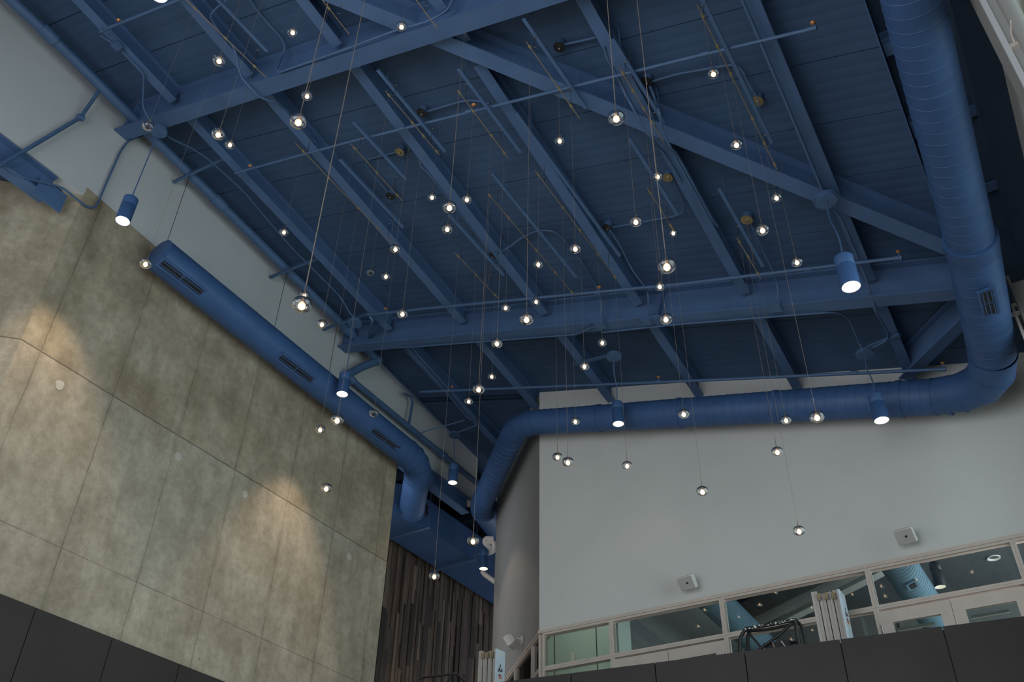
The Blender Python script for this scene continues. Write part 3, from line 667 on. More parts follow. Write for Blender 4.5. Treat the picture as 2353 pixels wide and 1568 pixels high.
LAMPS = [  # px, py, rail, globe size in metres, lit, what tells it apart
 (673,74,'r2',1,'near the top edge, right of the second joist bay'),
 (923,61,'r8',1,'bright against the upper girder at top centre'),
 (504,139,'r2',1,'left of the top end of the upper left rail'),
 (1441,71,'r9',1,'at the top, just right of the long cord, glowing brightly'),
 (1639,169,'r10',1,'at upper right beside the long rail'),
 (706,220,'r2',1,'just above the larger globe under the upper girder'),
 (686,279,'r17',1,'large one under the upper girder at left'),
 (340,290,'r1',0,'unlit one before the left end of the upper girder'),
 (502,308,'r2',1,'left one of the close pair below the upper girder at left'),
 (529,332,'r1',1,'smaller right one of the close pair below the upper girder at left'),
 (1416,271,'r16',1,'large one hanging on the long cord at upper centre right'),
 (1692,332,'r10',1,'in front of the diagonal beam at right'),
 (1286,323,'r7',1,'below the diagonal beam, right of the fourth joist'),
 (1511,405,'r9',1,'overlapping the fifth joist, touching a gold rosette'),
 (993,453,'r5',1,'leftmost of the trio in the centre'),
 (1033,476,'r17b',1,'largest of the trio in the centre'),
 (1073,458,'r6',1,'rightmost of the trio in the centre'),
 (1784,454,'r10',1,'below the diagonal beam at far right, left of the round cover plate'),
 (1461,509,'r9',1,'level with the short rail right of the fourth joist'),
 (1752,528,'r10',1,'right of the gold rosette at right'),
 (1028,526,'r6',1,'directly below the central trio of globes'),
 (653,533,'r3',1,'alone on the first joist at left'),
 (1547,535,'r13',1,'small one just above the very large globe right of centre'),
 (909,572,'r5',1,'at the lower end of the long left rail'),
 (1322,571,'r7',1,'bright one between the fourth joist and the middle rail'),
 (335,606,'r1',1,'farthest left, in front of the end of the wall duct'),
 (1831,602,'r10',1,'at right, left of the big hanging downlight'),
 (1237,607,'r12',1,'right of the lower end of the third joist'),
 (852,626,'r3',0,'unlit small one left of centre'),
 (887,635,'r4',1,'small one just right of the unlit globe left of centre'),
 (1532,611,'r16',1,'very large one right of centre'),
 (1516,658,'r13',1,'small one right below the very large right globe'),
 (700,678,'r3',1,'tiny one peeping out above the very large left globe'),
 (694,700,'r17c',1,'very large one at left against the plaster strip'),
 (925,721,'r5',1,'on the sprinkler pipe above the lower girder, left part'),
 (740,745,'r4',1,'below the main pipe at left, right of the very large globe'),
 (1162,707,'r11',1,'small bright one at the lower end of the third joist'),
 (1232,693,'r11',1,'small bright one on the sprinkler pipe near the centre'),
 (1210,733,'r7',1,'large one on the long straight cord in the centre'),
 (1530,733,'r9',1,'in front of the lower girder right of centre'),
 (1142,789,'r6',1,'just below the lower girder, left of centre'),
 (1384,787,'r12',1,'small bright one just below the lower girder, beside round canopy'),
 (1343,841,'r12',1,'on the arm of the round blue cover plate below the lower girder'),
 (1130,865,'r14',1,'small one above right of the pair near the far sprinkler pipe'),
 (1100,894,'r6',1,'larger one on the far sprinkler pipe where the cords converge'),
 (1077,922,'r14',1,'small one below left of the far sprinkler pipe'),
 (1571,951,'r13',1,'in front of the back duct, right of its middle'),
 (859,950,'r3',0,'unlit small one in front of the wall duct'),
 (775,965,'r5',1,'in front of the wall duct below the hanging downlight'),
 (736,987,'r3',1,'leftmost against the upper concrete'),
 (1322,968,'r11',1,'small one at the lower edge of the back duct, left part'),
 (1806,965,'r15',1,'at the lower edge of the back duct, left of a larger globe'),
 (1877,958,'r10',1,'large one in front of the back duct at right'),
 (1281,1050,'r11',1,'left one of the close pair on the plaster near its left edge'),
 (1305,1062,'r12',1,'right one of the close pair on the plaster near its left edge'),
 (1441,1070,'r12',1,'alone on the plaster below the hanging downlight'),
 (1786,1038,'r15',1,'just under the back duct on the plaster at right'),
 (750,1122,'r4',1,'lowest one against the concrete, by the wall lamp scallop'),
 (1614,1129,'r13',1,'low in the middle of the plaster wall'),
 (1836,1220,'r15',1,'lowest on the plaster, between the two wall speakers'),
 (1087,1243,'r11',1,'in front of the blue corridor ducts'),
 (998,1324,'r14',1,'lowest of all, in front of the wooden wall'),
]
RW = 0.0645
prof = [(0.0005, -.049)] + [(RW*math.cos(a)**.9 if math.cos(a) > 0 else 0.0005, .049*math.sin(a)) for a in [math.radians(d) for d in range(-80, 76, 9)]] + [(0.012, .050)]
pin = [(max(r_-.0075, .0004), z_*.84) for r_, z_ in prof[:-1]]
me_globe = MB().lathe(prof + [(0.012,.045)] + pin[::-1] + [prof[0]], n=32).mesh('globe', M['castglass'])
me_inner = MB().lathe([(0.0005,-.036),(.016,-.034),(.023,-.024),(.0245,-.010),(.021,.002),(.013,.012),(.0095,.020),(.012,.028),(.009,.038),(.008,.050)], n=20).mesh('inner_glass', M['frost'])
me_bulb = MB().lathe([(0.0003,-.031),(.012,-.030),(.0185,-.022),(.0195,-.012),(.016,-.002),(.009,.006),(.0003,.008)], n=16).mesh('bulb', M['lamp'])
me_bulb_off = MB().lathe([(0.0003,-.024),(.007,-.022),(.0075,-.006),(.004,.004),(.0003,.006)], n=12).mesh('bulb', M['white_paint'])
me_cap = MB().lathe([(0.0003,.047),(.010,.047),(.010,.060),(.006,.066),(.0032,.070),(.0032,.190),(.0003,.191)], n=12).mesh('stem', M['brass'])
def inst(me, root, name=None):
    o = bpy.data.objects.new(name or me.name, me); col.objects.link(o); o.parent = root; return o
for px, py, rl, lit, lab in LAMPS:
    v = ray(px, py)
    if rl in ('r17b',): p = v*(0.129/33); top = 9.0
    elif rl == 'r17c': p = v*(0.129/46)
    elif rl in ('r16', 'r17'): p = v*(0.129/{1416: 40, 1532: 43, 686: 41}[px])
    else:
        (ax, ay), (bx, by) = rails[rl]; ex, ey = bx-ax, by-ay
        det = v.x*(-ey) + ex*v.y; tt = (ax*(-ey) + ex*ay)/det; p = v*tt
        s_ = ((p.x-ax)*ex + (p.y-ay)*ey)/(ex*ex+ey*ey); drops[rl].append(max(0.01, min(.99, s_)))
    zt = roofz(p.x, p.y, HR)
    lam = thing('globe_pendant', p, ('glass globe pendant, ' if len(lab.split()) > 11 else 'clear glass globe pendant lamp, ') + lab, 'pendant lamp', 'clear glass globe pendants')
    inst(me_globe, lam); inst(me_inner, lam); inst(me_bulb if lit else me_bulb_off, lam, 'bulb'); inst(me_cap, lam)
    cb = MB().tube([(0,0,.185),(0,0,zt-p.z)], .0032 if p.length < 7.2 else .0017, 6).build('cord', M['cord'], lam)
# the cords whose rail hangs above the frame end on short rails of their own
rails['r17'] = ((-3.62,2.3),(-3.52,4.7)); rails['r16'] = ((-1.75,3.7),(-1.58,4.9))
for k, ((ax, ay), (bx, by)) in rails.items():
    A = rp(ax, ay, HR); B = rp(bx, by, HR)
    L = (B-A).length; st = (min(.15, .12/L+.05), 1-min(.2, .14/L+.05))
    rail(A, B, 'slim metal pendant rail, ' + where[k], st, drops[k] + ([.62] if len(drops[k]) < 3 else []))
struts = {'s1': (500,0,613.7,119,'at the upper left above the first rail'), 's2': (810.6,280.5,933,413,'left of centre between the second and third joists'), 's3': (866.7,161.5,1023,350,'beside the third joist below the upper girder'),
 's4': (1052,158,1196.5,352,'left of the fourth joist below the diagonal beam'), 's5': (1201.6,42.5,1346,250,'crossing the diagonal beam at upper centre'), 's6': (1407,90,1526,284,'along the right side of the fifth joist'),
 's7': (1614,0,1774,330,'long one at the upper right, left of the rightmost joist'), 's8': (1130,399.5,1324,637.7,'in the middle between the third and fourth joists'), 's9': (1184.6,260,1424.3,590,'long one lying along the fourth joist'),
 's10': (1446.5,319.6,1557,494.7,'right of the fourth joist, below the diagonal beam'), 's11': (1651.6,433.5,1753.6,614,'right of the fifth joist near the gold rosette'), 's12': (1031.6,494.7,1157.4,634,'left of the third joist in the lower middle'),
 's13': (780,367,926,523.6,'along the second joist at left')}
for k, (x0, y0, x1, y1, lab) in struts.items():
    A = onR(x0, y0, 9.35); B = onR(x1, y1, 9.35)
    if k in ('s1', 's7'): A = A - (B-A).normalized()*1.2
    chan(A, B, 'blue strut channel, ' + lab, (0.12, 0.88))

# canopies / rosettes on the deck
def rosette(px, py, mt, lab, r=.075, cable=None):
    p = onR(px, py, 9.78); t = thing('ceiling_rosette', p, lab, 'rosette', 'round rosettes feeding the pendant rails')
    part(MB().tube([p + NN*.0, p + NN*.10], r*.8, 20), 'box', M['pipe'], t)
    part(MB().tube([p - NN*.012, p], r, 24, smooth=False), 'cover_plate', M[mt], t)
    part(MB().lathe([(.001,-.05),(.016,-.045),(.02,-.03),(.012,-.012)], p, 12), 'centre_knob', M['chrome'], t)
    if cable:
        q = V(cable); part(MB().tube(smooth_path([p - NN*.03, p.lerp(q, .5) + V((0,0,-.05)), q], .2), .004, 6), 'feed_cord', M['cord'], t)
rosette(1285,108,'black','black rosette at the top, above the diagonal beam')
rosette(1485,188,'black','black rosette right of the fifth joist near the top')
rosette(969,259,'black','black rosette below the upper girder, left of the fourth joist')
rosette(897,450,'black','dark rosette left of centre, above the long left rail')
rosette(1132,587,'black','black rosette on the third joist in the lower middle', .06, rp(-6.30, 9.2, HR))
rosette(1395,523,'black','black rosette beside the fourth joist')
rosette(919,349,'gold','gold rosette left of centre below the upper girder')
rosette(1740,232,'gold','gold rosette at the upper right beside the long channel')
rosette(1716,505,'gold','gold rosette at right between the fifth and rightmost joists', .085, rp(-2.21, 9.6, HR))
rosette(1534,408,'gold','gold rosette partly behind a globe right of centre')

# ================================================================== CYLINDER DOWNLIGHTS
def downlight(pos, r, h, lab, canopy=None, mt='duct', watts=0, blend=.35, size=1.0, lens='lens', tilt=None, rot=None):
    pos = V(pos); t = thing('cylinder_downlight', pos, lab, 'downlight', 'blue cylinder downlights')
    mb = MB().lathe([(.001,h),(r*.9,h),(r,h-.012),(r,h*.68),(r*.985,h*.675),(r*.985,h*.665),(r,h*.66),(r,0),(r*.95,0),(r*.95,.004)], pos, 32, smooth=True)
    part(mb, 'housing', M[mt], t)
    part(MB().lathe([(r*.945,.004),(r*.70,.10)], pos, 32), 'reflector', M['reflector'], t, label='bright white reflector cone')
    part(MB().lathe([(r*.70,.101),(.001,.103)], pos, 32), 'lens', M[lens], t)
    if canopy is not None:
        c = V(canopy); top = pos + V((0,0,h))
        mid = top.lerp(c, .35) + V((.02,-.01,0)); mid2 = top.lerp(c, .7) + V((-.035,.02,0))
        part(MB().tube(smooth_path([top, mid, mid2, c], .5, 8), .009, 8), 'cord', M['pipe'], t)
        part(MB().tube([c, c + V((0,0,.05))], .13, 28, smooth=False), 'canopy', M['pipe'], t)
    if watts:
        l = bpy.data.lights.new('downlight_beam', 'SPOT'); l.energy = watts; l.color = (1.0, .76, .52); l.spot_size = math.radians(size); l.spot_blend = blend; l.shadow_soft_size = .05
        o = bpy.data.objects.new('downlight_beam', l); col.objects.link(o); o.parent = t; o.location = (0, 0, -.02)
        if rot: o.rotation_euler = rot
    return t
cd = onX(281, 505, -9.8)
downlight(V((-9.8, 5.05, 9.36)), .105, .46, 'blue cylinder downlight over the concrete at upper left', onR(364,303,9.16), watts=330, size=74, blend=.6)
downlight(V((-9.8, 9.93, 9.28)), .105, .44, 'blue cylinder downlight in front of the wall duct', onR(815,745,9.2), watts=330, size=66, blend=.6)
p = onY(1040, 1110, 13.8); downlight(p, .10, .42, 'blue cylinder downlight at the corridor mouth, by the lower pipe', onR(1045,1002,9.4), watts=60, size=90)
p = ray(1111, 1308); p = p*(21.4/p.length); downlight(p, .10, .44, 'blue cylinder downlight inside the corridor beside the white pipes', None, watts=60, size=90)
p = ray(1421, 975); p = p*(15.8/p.length); downlight(p, .098, .43, 'blue cylinder downlight in front of the back duct, centre', onR(1411,822,9.3), watts=4, size=90)
p = ray(1956, 660); p = p*(10.8/p.length); downlight(p, .105, .44, 'nearest blue cylinder downlight, at right below the diagonal beam', onR(1900,463,9.2), watts=8, size=90)
p = ray(2026, 967); p = p*(13.9/p.length); downlight(p, .105, .42, 'blue cylinder downlight in front of the back duct, far right', onR(1988,817,9.3), watts=4, size=90)
p = ray(365, -12); p = p*(12.6/p.length); downlight(p, .115, .44, 'blue cylinder downlight cut by the top edge at left', None, watts=0, size=90)
# cover plates for the ones whose canopy sits on steel
tag(MB().tube([onR(1900,461,9.24), onR(1900,461,9.24)+V((0,0,.03))], .16, 28, smooth=False).build('cover_plate', M['pipe']), 'round blue cover plate under the crossing of diagonal beam and rightmost joist', 'cover plate')

# unistrut brackets and hangers of the wall duct
def bracket(P, Q, lab, rodx=None, rodpx=None):
    t = thing('strut_bracket', P, lab, 'bracket', 'perforated blue wall brackets')
    d = (Q-P).normalized(); L = (Q-P).length
    w = .022; part(MB().prism(P, Q, [(-w,0),(w,0),(w,.045),(-w,.045)]), 'channel', M['pipe'], t)
    mb = MB(); s_ = d.cross(V((0,0,1))).normalized(); k = .04
    while k < L-.03: mb.obox(P + d*k + V((0,0,.022)) , d, s_, V((0,0,1)), .012, w+.002, .009); k += .05
    part(mb, 'slot', M['black'], t)
    return t
for (a, b, lab, dx, dy) in (((398,421),(520,377),'upper one, left of the first joist',385,553), ((620,640),(735,603),'middle one, below the very tall plaster strip',632,748), ((742,760),(800,738),'lower one, beside the main pipe drop',757,852)):
    P = onX(a[0], a[1], -10.66); Q = onR(b[0], b[1], 9.55); Q.y = P.y + .1
    bracket(P, V((-9.45, P.y+.05, P.z)), 'perforated blue strut bracket on the left wall, ' + lab)
    q = onX(dx, dy, -10.28); h = V((-10.28, q.y, 9.70-(q.y-6)*.03+.30)); top = V((-10.28, q.y, P.z))
    mb = MB().tube([top, h], .005, 6); mb.tube([h, h+V((0,-.02,0)), h + V((.12,0,-.10)), h+V((.25,0,-.3))], .006, 6); mb.tube([h, h + V((-.14,0,-.12))], .006, 6)
    tag(mb.build('duct_hanger', M['black']), 'thin black cable hanger holding the wall duct, ' + lab.split(',')[0], 'hanger', 'cable hangers of the wall duct')

# white pipes in the corridor
def wp(pxs, lab, r=.07, rng=(21.7,)*9):
    pts = []
    for i, (x, y) in enumerate(pxs):
        v = ray(x, y); pts.append(v*(rng[min(i, len(rng)-1)]/v.length))
    tag(MB().tube(smooth_path(pts, .1), r, 12).build('white_pipe', M['white_paint']), lab, 'pipe', 'white wrapped pipes in the corridor')
wp([(1134,1238),(1116,1238),(1113,1247),(1124,1258),(1128,1262)], 'uppermost white wrapped pipe at the corridor end', .06)
wp([(1113,1249),(1136,1244),(1135,1268),(1108,1274),(1105,1278)], 'bent white wrapped pipe above the corridor downlight', .06)
wp([(1108,1312),(1113,1320),(1138,1338)], 'slanting white wrapped pipe below the corridor downlight', .06)

# ================================================================== GLAZING
def frame_rect(mb, o, dx, x0, x1, z0, z1, t, dep=.11):      # one frame ring in the plane through o along dx
    n = V((-dx.y, dx.x, 0)); 
    def bar(a, b, c, d):
        cx, cz = (a+b)/2, (c+d)/2; mb.obox(o + dx*cx + n*dep/2 + V((0,0,cz)), dx, n, V((0,0,1)), (b-a)/2, dep/2, (d-c)/2)
    bar(x0, x1, z1-t, z1); bar(x0, x1, z0, z0+t); bar(x0, x0+t, z0+t, z1-t); bar(x1-t, x1, z0+t, z1-t)
def pane(o, dx, x0, x1, z0, z1, root, off=.055):
    n = V((-dx.y, dx.x, 0)); c = o + dx*((x0+x1)/2) + n*off + V((0,0,(z0+z1)/2))
    p = MB().obox(c, dx, n, V((0,0,1)), (x1-x0)/2, .004, (z1-z0)/2).build('pane', M['pane'], root)
EX = V((1,0,0)); OB = V((0, YB, 0)); MZ = 2.9; HZ = 5.03; TZ = zg-.06
xsm = [-7.60, -6.335, -4.465, -2.275, -0.36, 1.15]
wn = 2
for i in range(5):
    x0, x1 = xsm[i], xsm[i+1]
    mb = MB(); frame_rect(mb, OB, EX, x0+.001, x1-.001, HZ+.031, TZ, .036); w = struct(mb, 'window_%d' % wn, M['alu']); wn += 1
    pane(OB, EX, x0+.03, x1-.03, HZ+.09, TZ-.06, w)
    if i in (1, 3):
        mb = MB(); frame_rect(mb, OB, EX, x0+.001, x1-.001, MZ, HZ+.029, .03, .12); struct(mb, 'trim_%d' % (10+i), M['alu'])
        mid = (x0+x1)/2
        for k, (a, b) in enumerate(((x0+.03, mid-.004), (mid+.004, x1-.03))):
            mb = MB(); s1 = .15
            n = V((0,1,0))
            def bar(a_, b_, c_, d_): mb.box((a_, YB+.005, c_), (b_, YB+.065, d_))
            bar(a, b, HZ-.20, HZ-.03); bar(a, b, MZ+.01, MZ+.3); bar(a, a+s1, MZ+.3, HZ-.20); bar(b-s1, b, MZ+.3, HZ-.20)
            dr = struct(mb, 'door_%d' % (i//2*2+1+k), M['alu'], 'aluminium framed glass door, %s leaf of the %s pair' % (('left', 'right')[k], ('left-hand', 'right-hand')[i//2]))
            MB().box((a+s1, YB+.03, MZ+.3),(b-s1, YB+.036, HZ-.20)).build('pane', M['pane'], dr)
            cl = MB().box((a+s1+.03, YB+.08, HZ-.30),(b-s1-.12, YB+.115, HZ-.262)).build('door_closer', M['chrome'], dr)
            hx = a-.006 if k == 0 else b+.006
            for hz in (4.72, 3.2): MB().tube([(hx, YB-.008, hz-.09),(hx, YB-.008, hz+.09)], .014, 10).build('hinge', M['chrome'], dr)
            px_ = b-.1 if k == 0 else a+.1
            MB().tube([(px_, YB-.06, 3.6),(px_, YB-.06, 4.1)], .014, 10).build('door_pull', M['chrome'], dr)
    else:
        mb = MB(); frame_rect(mb, OB, EX, x0+.001, x1-.001, MZ, HZ+.029, .036); w = struct(mb, 'window_%d' % wn, M['alu']); wn += 1
        pane(OB, EX, x0+.02, x1-.02, MZ+.05, HZ-.02, w)
# angled glazing left of the corner
for i, (a, b) in enumerate(((0.02, 0.52), (0.52, 1.75), (1.75, 3.7))):
    for z0, z1 in ((HZ+.03, TZ), (MZ, HZ+.03)):
        mb = MB(); frame_rect(mb, CA - NA*0, DA*1.0, a+.001, b-.001, z0+.001, z1-.001, .036, -.09); w = struct(mb, 'window_%d' % wn, M['alu']); wn += 1
        pane(CA, DA, a+.04, b-.04, z0+.04, z1-.04, w, -.05)
mb = MB(); mb.poly([CA+V((0,0,zg-.06)), CA+DA*3.75+V((0,0,zg-.06)), CA+DA*3.75+V((0,0,zg)), CA+V((0,0,zg))], V((.1,.1,0)) ); mb.poly([CA+NA*.02+V((0,0,zg-.06)), CA+NA*.02+DA*3.75+V((0,0,zg-.06)), CA+NA*.02+DA*3.75+V((0,0,zg-.045)), CA+NA*.02+V((0,0,zg-.045))], V((.04,.04,0)))
struct(mb, 'trim_4', M['alu'])

# ================================================================== ROOM BEHIND THE GLASS
struct(MB().box((-10.1, 11.9, 2.6), (XR+.3, 24, MZ)), 'floor_mezzanine', M['floor'])
struct(MB().poly([(-7.4,13.46,8.2), (4.5,13.46,8.2), (4.5,26,8.2), (-7.4,26,8.2)], (0,0,.2)), 'ceiling_mezzanine', M['roomdark'])
# pale partition close behind the left bays
struct(MB().box((-9.6, 16.3, MZ), (-6.55, 16.45, 8.2)), 'wall_lobby', M['greenwall'])
mb = MB()
for x in (-9.1, -8.15, -7.2): mb.box((x-.008, 16.285, MZ), (x+.008, 16.31, 8.2))
struct(mb, 'trim_5', M['black'])
tag(MB().box((-8.72, 16.26, 6.27), (-8.62, 16.29, 6.45)).build('wall_switch', M['white_paint']), 'small white switch plate on the pale wall behind the left glass', 'switch')
yl = onX(1450, 1472, -6.4).y
struct(MB().box((-6.55, 13.6, MZ), (-6.4, yl, 8.2)), 'wall_lobby_side', M['greenwall'])
struct(MB().box((-6.56, yl, MZ), (-6.4, 21.6, 8.2)), 'wall_mezzanine_left', M['roomwall'])

struct(MB().box((-6.4, 21.5, MZ), (4.5, 21.7, 8.2)), 'wall_mezzanine_back', M['roomwall'])
mb = MB()
for x in (-4.6, -3.3, -2.0, -0.7, 0.6, 1.9): mb.box((x-.012, 21.47, MZ), (x+.012, 21.52, 8.2))
struct(mb, 'trim_6', M['black'])
struct(MB().box((-6.4, 13.46, 8.0), (1.3, 13.7, 8.2)), 'trim_7', M['roomdark'])
def inner_duct(c0, c1, r, lab):
    t = thing('room_duct', c0, lab, 'duct', 'pale blue ducts behind the glass')
    P, R = ribbed(c0, c1, r, r, .11, .006); part(MB().tube(P, R, 32), 'duct_run', M['teal'], t); return t
a = onY(1632, 1372, 14.6); b = a + V((-.35, 5.5, .35)); a0 = a - (b-a).normalized()*.9
dt = inner_duct(a0, b, .27, 'pale blue ribbed duct behind the glass, left one')
a = onY(2060, 1290, 14.6); b2 = a + V((.02, 5.5, 0)); a0 = a - (b2-a).normalized()*.9
dt2 = inner_duct(a0, b2, .27, 'pale blue ribbed duct behind the glass, right one')
for (px, py, dd_, tt_, c0, c1) in ((2080, 1308, dt2, 0, a0, b2), (2143, 1420, dt2, 0, a0, b2)):
    v = ray(px, py); best = None
    for k in range(101):
        p = c0.lerp(c1, k/100); q = RC @ p; e_ = (q.x/q.z*FPX+1176.5-px)**2 + (q.y/q.z*FPX+784-py)**2
        if best is None or e_ < best[0]: best = (e_, p)
    p = best[1]; ax = (c1-c0).normalized(); nr = -p; nr = (nr - ax*nr.dot(ax)).normalized()
    fr = part(MB().obox(p + nr*.285, ax, nr.cross(ax), nr, .13, .09, .012), 'air_grille', M['teal'], dd_)
    o = MB().obox(p + nr*.30, ax, nr.cross(ax), nr, .09, .05, .004).build('grille_opening', M['black']); o.parent = fr
t = thing('added_lobby_fill', V((-7.9, 14.9, 8.1)), 'unseen glowing fill panel added over the lobby, above the left glass', 'fill light')  # added out of view to brighten the pale lobby wall, not a known fixture
part(MB().box((-8.2, 14.6, 8.1), (-7.6, 15.2, 8.14)), 'fill_panel', M['lobbyfill'], t)
struct(MB().poly([V((-7.42,13.5,8.2)), V((-7.42,16.4,8.2)), V((-10.5,16.4,8.2)), V((-9.9,15.8,8.2)), V((-7.62,13.5,8.2))], (0,0,.1)), 'ceiling_lobby', M['greenwall'])
# slanting channel beams of that roof
m1 = onZ(1749, 1459, 7.35); m2 = onZ(2032, 1317, 7.35); ds = (m2-m1).normalized()
tag(MB().prism(m1-ds*2.5, m2+ds*.8, [(-.11,0),(.11,0),(.11,.09),(-.11,.09)]).build('slanting_beam', M['white']), 'pale grey slanting beam behind the glass, crossing three panes', 'beam')
m1 = onZ(1735, 1432, 7.7); m2 = onZ(1935, 1335, 7.7); ds = (m2-m1).normalized()
tag(MB().prism(m1-ds*.2, m2+ds*2.2, [(-.22,0),(.22,0),(.22,.45),(-.22,.45)]).build('slanting_bulkhead', M['greywall']), 'broad grey slanting bulkhead behind the glass, above the pale beam', 'bulkhead')
# cylinder downlights and a recessed lamp behind the glass
p = onY(1516, 1452, 15.6); downlight(p, .10, .46, 'blue cylinder downlight behind the glass above the left doors', V((p.x, p.y, 8.15)), lens='lens2')
p = onY(2161, 1350, 14.5); downlight(p, .083, .38, 'dark cylinder downlight behind the glass above the right doors', V((p.x, p.y, 8.15)), mt='black', lens='lens2')
p = onZ(2283, 1282, 8.19)
t = thing('recessed_downlight', p, 'small recessed ceiling lamp behind the top right glass', 'downlight')
part(MB().lathe([(.13,-.0),(.128,-.02),(.10,-.014),(.06,.05)], p, 28), 'trim_ring', M['white_paint'], t); part(MB().lathe([(.06,.04),(.001,.04)], p, 24), 'lens', M['lens2'], t)
tag(MB().box((-5.9, 15.2, 7.1), (-5.5, 15.6, 7.35)).box((-5.88, 15.22, 6.9), (-5.52, 15.25, 6.95)).build('blue_hanger_frame', M['pipe']), 'small blue hanger frame behind the glass left of the hanging lamp', 'bracket')
a = onY(1455, 1457, 15.8); b = onY(1490, 1487, 16.6)
tag(MB().tube([a, b], .035, 10).build('blue_strut', M['pipe']), 'short blue strut behind the glass below the hanger frame', 'strut')

# ================================================================== DARK PANELS
GT = 4.2
gp = [onZ(x, y, GT) for x, y in ((1160,1568),(1309,1545),(1503,1522),(1703,1497),(1928,1466),(2165,1440),(2353,1418))]
gd = (gp[-1]-gp[0]); gd.z = 0; gd.normalize(); gn = V((-gd.y, gd.x, 0))
x0 = (gp[3]-gp[0]).dot(gd); o0 = gp[0]; pitch = ((gp[5]-gp[1]).dot(gd))/4; js = [(gp[1]-gp[0]).dot(gd) + pitch*k for k in range(-4, 8)]
names = ['left of the panel joint under the glass corner, partly cut', 'under the left glass bay', 'under the left-hand doors', 'under the tube cage of the lift', 'under the tall lift mast and right-hand door leaf', 'under the right-hand doors', 'at the right edge of the picture']
vis = 0
for k in range(len(js)-1):
    s0_, s1_ = js[k], js[k+1]; nm = None
    if k < 3 or k > 8: lab = 'dark charcoal panel of the mezzanine front, outside the view'
    idx = k - 3
    if 0 <= idx <= 5:
        nm = ['leftmost, behind it the first lift mast', 'below the left glass bay', 'below the left-hand doors', 'below the black tube cage', 'below the right-hand door\'s left leaf', 'at the right edge'][idx]
        mb = MB().obox(o0 + gd*((s0_+s1_)/2) + V((0,0,(GT+FZ)/2-GT)) , gd, gn, V((0,0,1)), (s1_-s0_)/2-.007, .02, (GT-FZ)/2)
        tag(mb.build('parapet_panel', M['panel']), 'dark charcoal panel of the mezzanine parapet, ' + nm, 'wall panel', 'dark parapet panels')
e0 = o0 + gd*js[0]; e1_ = o0 + gd*(js[9]+.4)
mb = MB().poly([V((e0.x,e0.y,FZ))+gn*.03, V((e1_.x,e1_.y,FZ))+gn*.03, V((e1_.x,e1_.y,GT-.03))+gn*.03, V((e0.x,e0.y,GT-.03))+gn*.03], gn*.12)
struct(mb, 'wall_parapet', M['black'])
ys = [5.06, 6.22, 7.36, 8.50, 9.64, 10.78, 11.92]
lb = ['at the left picture edge', 'second from the left edge', 'third from the left edge', 'at the bottom edge, tapering away']
for k in range(4):
    mb = MB().box((XL+.005, ys[k]+.006, FZ), (XL+.045, ys[k+1]-.006, 4.225))
    tag(mb.build('wall_panel', M['panel']), 'dark charcoal panel on the foot of the concrete wall, ' + lb[k], 'wall panel', 'dark panels on the concrete wall')

# ================================================================== SPEAKERS
def speaker(c, face, lab, s=1.0, wall=None):
    c = V(c); f = V(face).normalized(); sd = V((-f.y, f.x, 0)).normalized(); u = f.cross(sd); 
    if u.z < 0: u = -u
    t = thing('wall_speaker', c, lab, 'speaker', 'white wall speakers')
    hw, hh, dp = .132*s, .105*s, .17*s
    fr = [c + sd*x + u*z for x, z in ((-hw,-hh),(hw,-hh),(hw,hh),(-hw,hh))]; md = [p - f*dp*.55 for p in fr]
    bk = [c + sd*x*.62 + u*z*.7 - f*dp for x, z in ((-hw,-hh),(hw,-hh),(hw,hh),(-hw,hh))]
    mb = MB().add(fr + md + bk, [(0,1,2,3)] + [(j,(j+1) % 4+0,4+(j+1) % 4,4+j)[::-1] for j in range(4)] + [(4+j,4+(j+1) % 4,8+(j+1) % 4,8+j)[::-1] for j in range(4)] + [(11,10,9,8)])
    cb = part(mb, 'cabinet', M['white_paint'], t)
    bv = cb.modifiers.new('bevel', 'BEVEL'); bv.width = .012; bv.segments = 3
    part(MB().obox(c + f*.002, sd, u, f, hw*.93, hh*.91, .004), 'grille', M['grille'], t)
    lg = part(MB().obox(c + f*.007 + sd*.02, sd, u, f, .016, .015, .002), 'badge', M['black'], t)
    w = V(wall)
    d = (w - c); d.z = 0; d.normalize(); s2 = d.cross(V((0,0,1)))
    part(MB().obox(w - d*.008 + V((0,0,hh*.9)), d, s2, V((0,0,1)), .008, .06, .07), 'wall_plate', M['white_paint'], t)
    mb = MB().tube([w + V((0,0,hh*1.1)), c - f*dp*.5 + u*(hh+.025)], .011, 8); mb.tube([c - f*dp*.5 + u*(hh+.03), c - f*dp*.5 + u*(hh-.02)], .011, 8)
    mb.obox(c - f*dp*.45 + u*(hh+.02), sd, f, u, .075, .012, .004)
    part(mb, 'bracket_arm', M['white_paint'], t)
p = onY(1577, 1341, 12.93); speaker(p, (-.10, -.8, -.55), 'white wall speaker on the back wall, above the left-hand doors', wall=(p.x, YB, p.z+.02))
p = onY(2079, 1234, 12.93); speaker(p, (-.12, -.8, -.55), 'white wall speaker on the back wall, above the right-hand doors', wall=(p.x, YB, p.z+.02))
p = onA(1168, 1481, .25); w = p - NA*.25; speaker(p, (-.9, -.1, -.6), 'white wall speaker on the angled wall at the corridor, tilted', s=.95, wall=w)

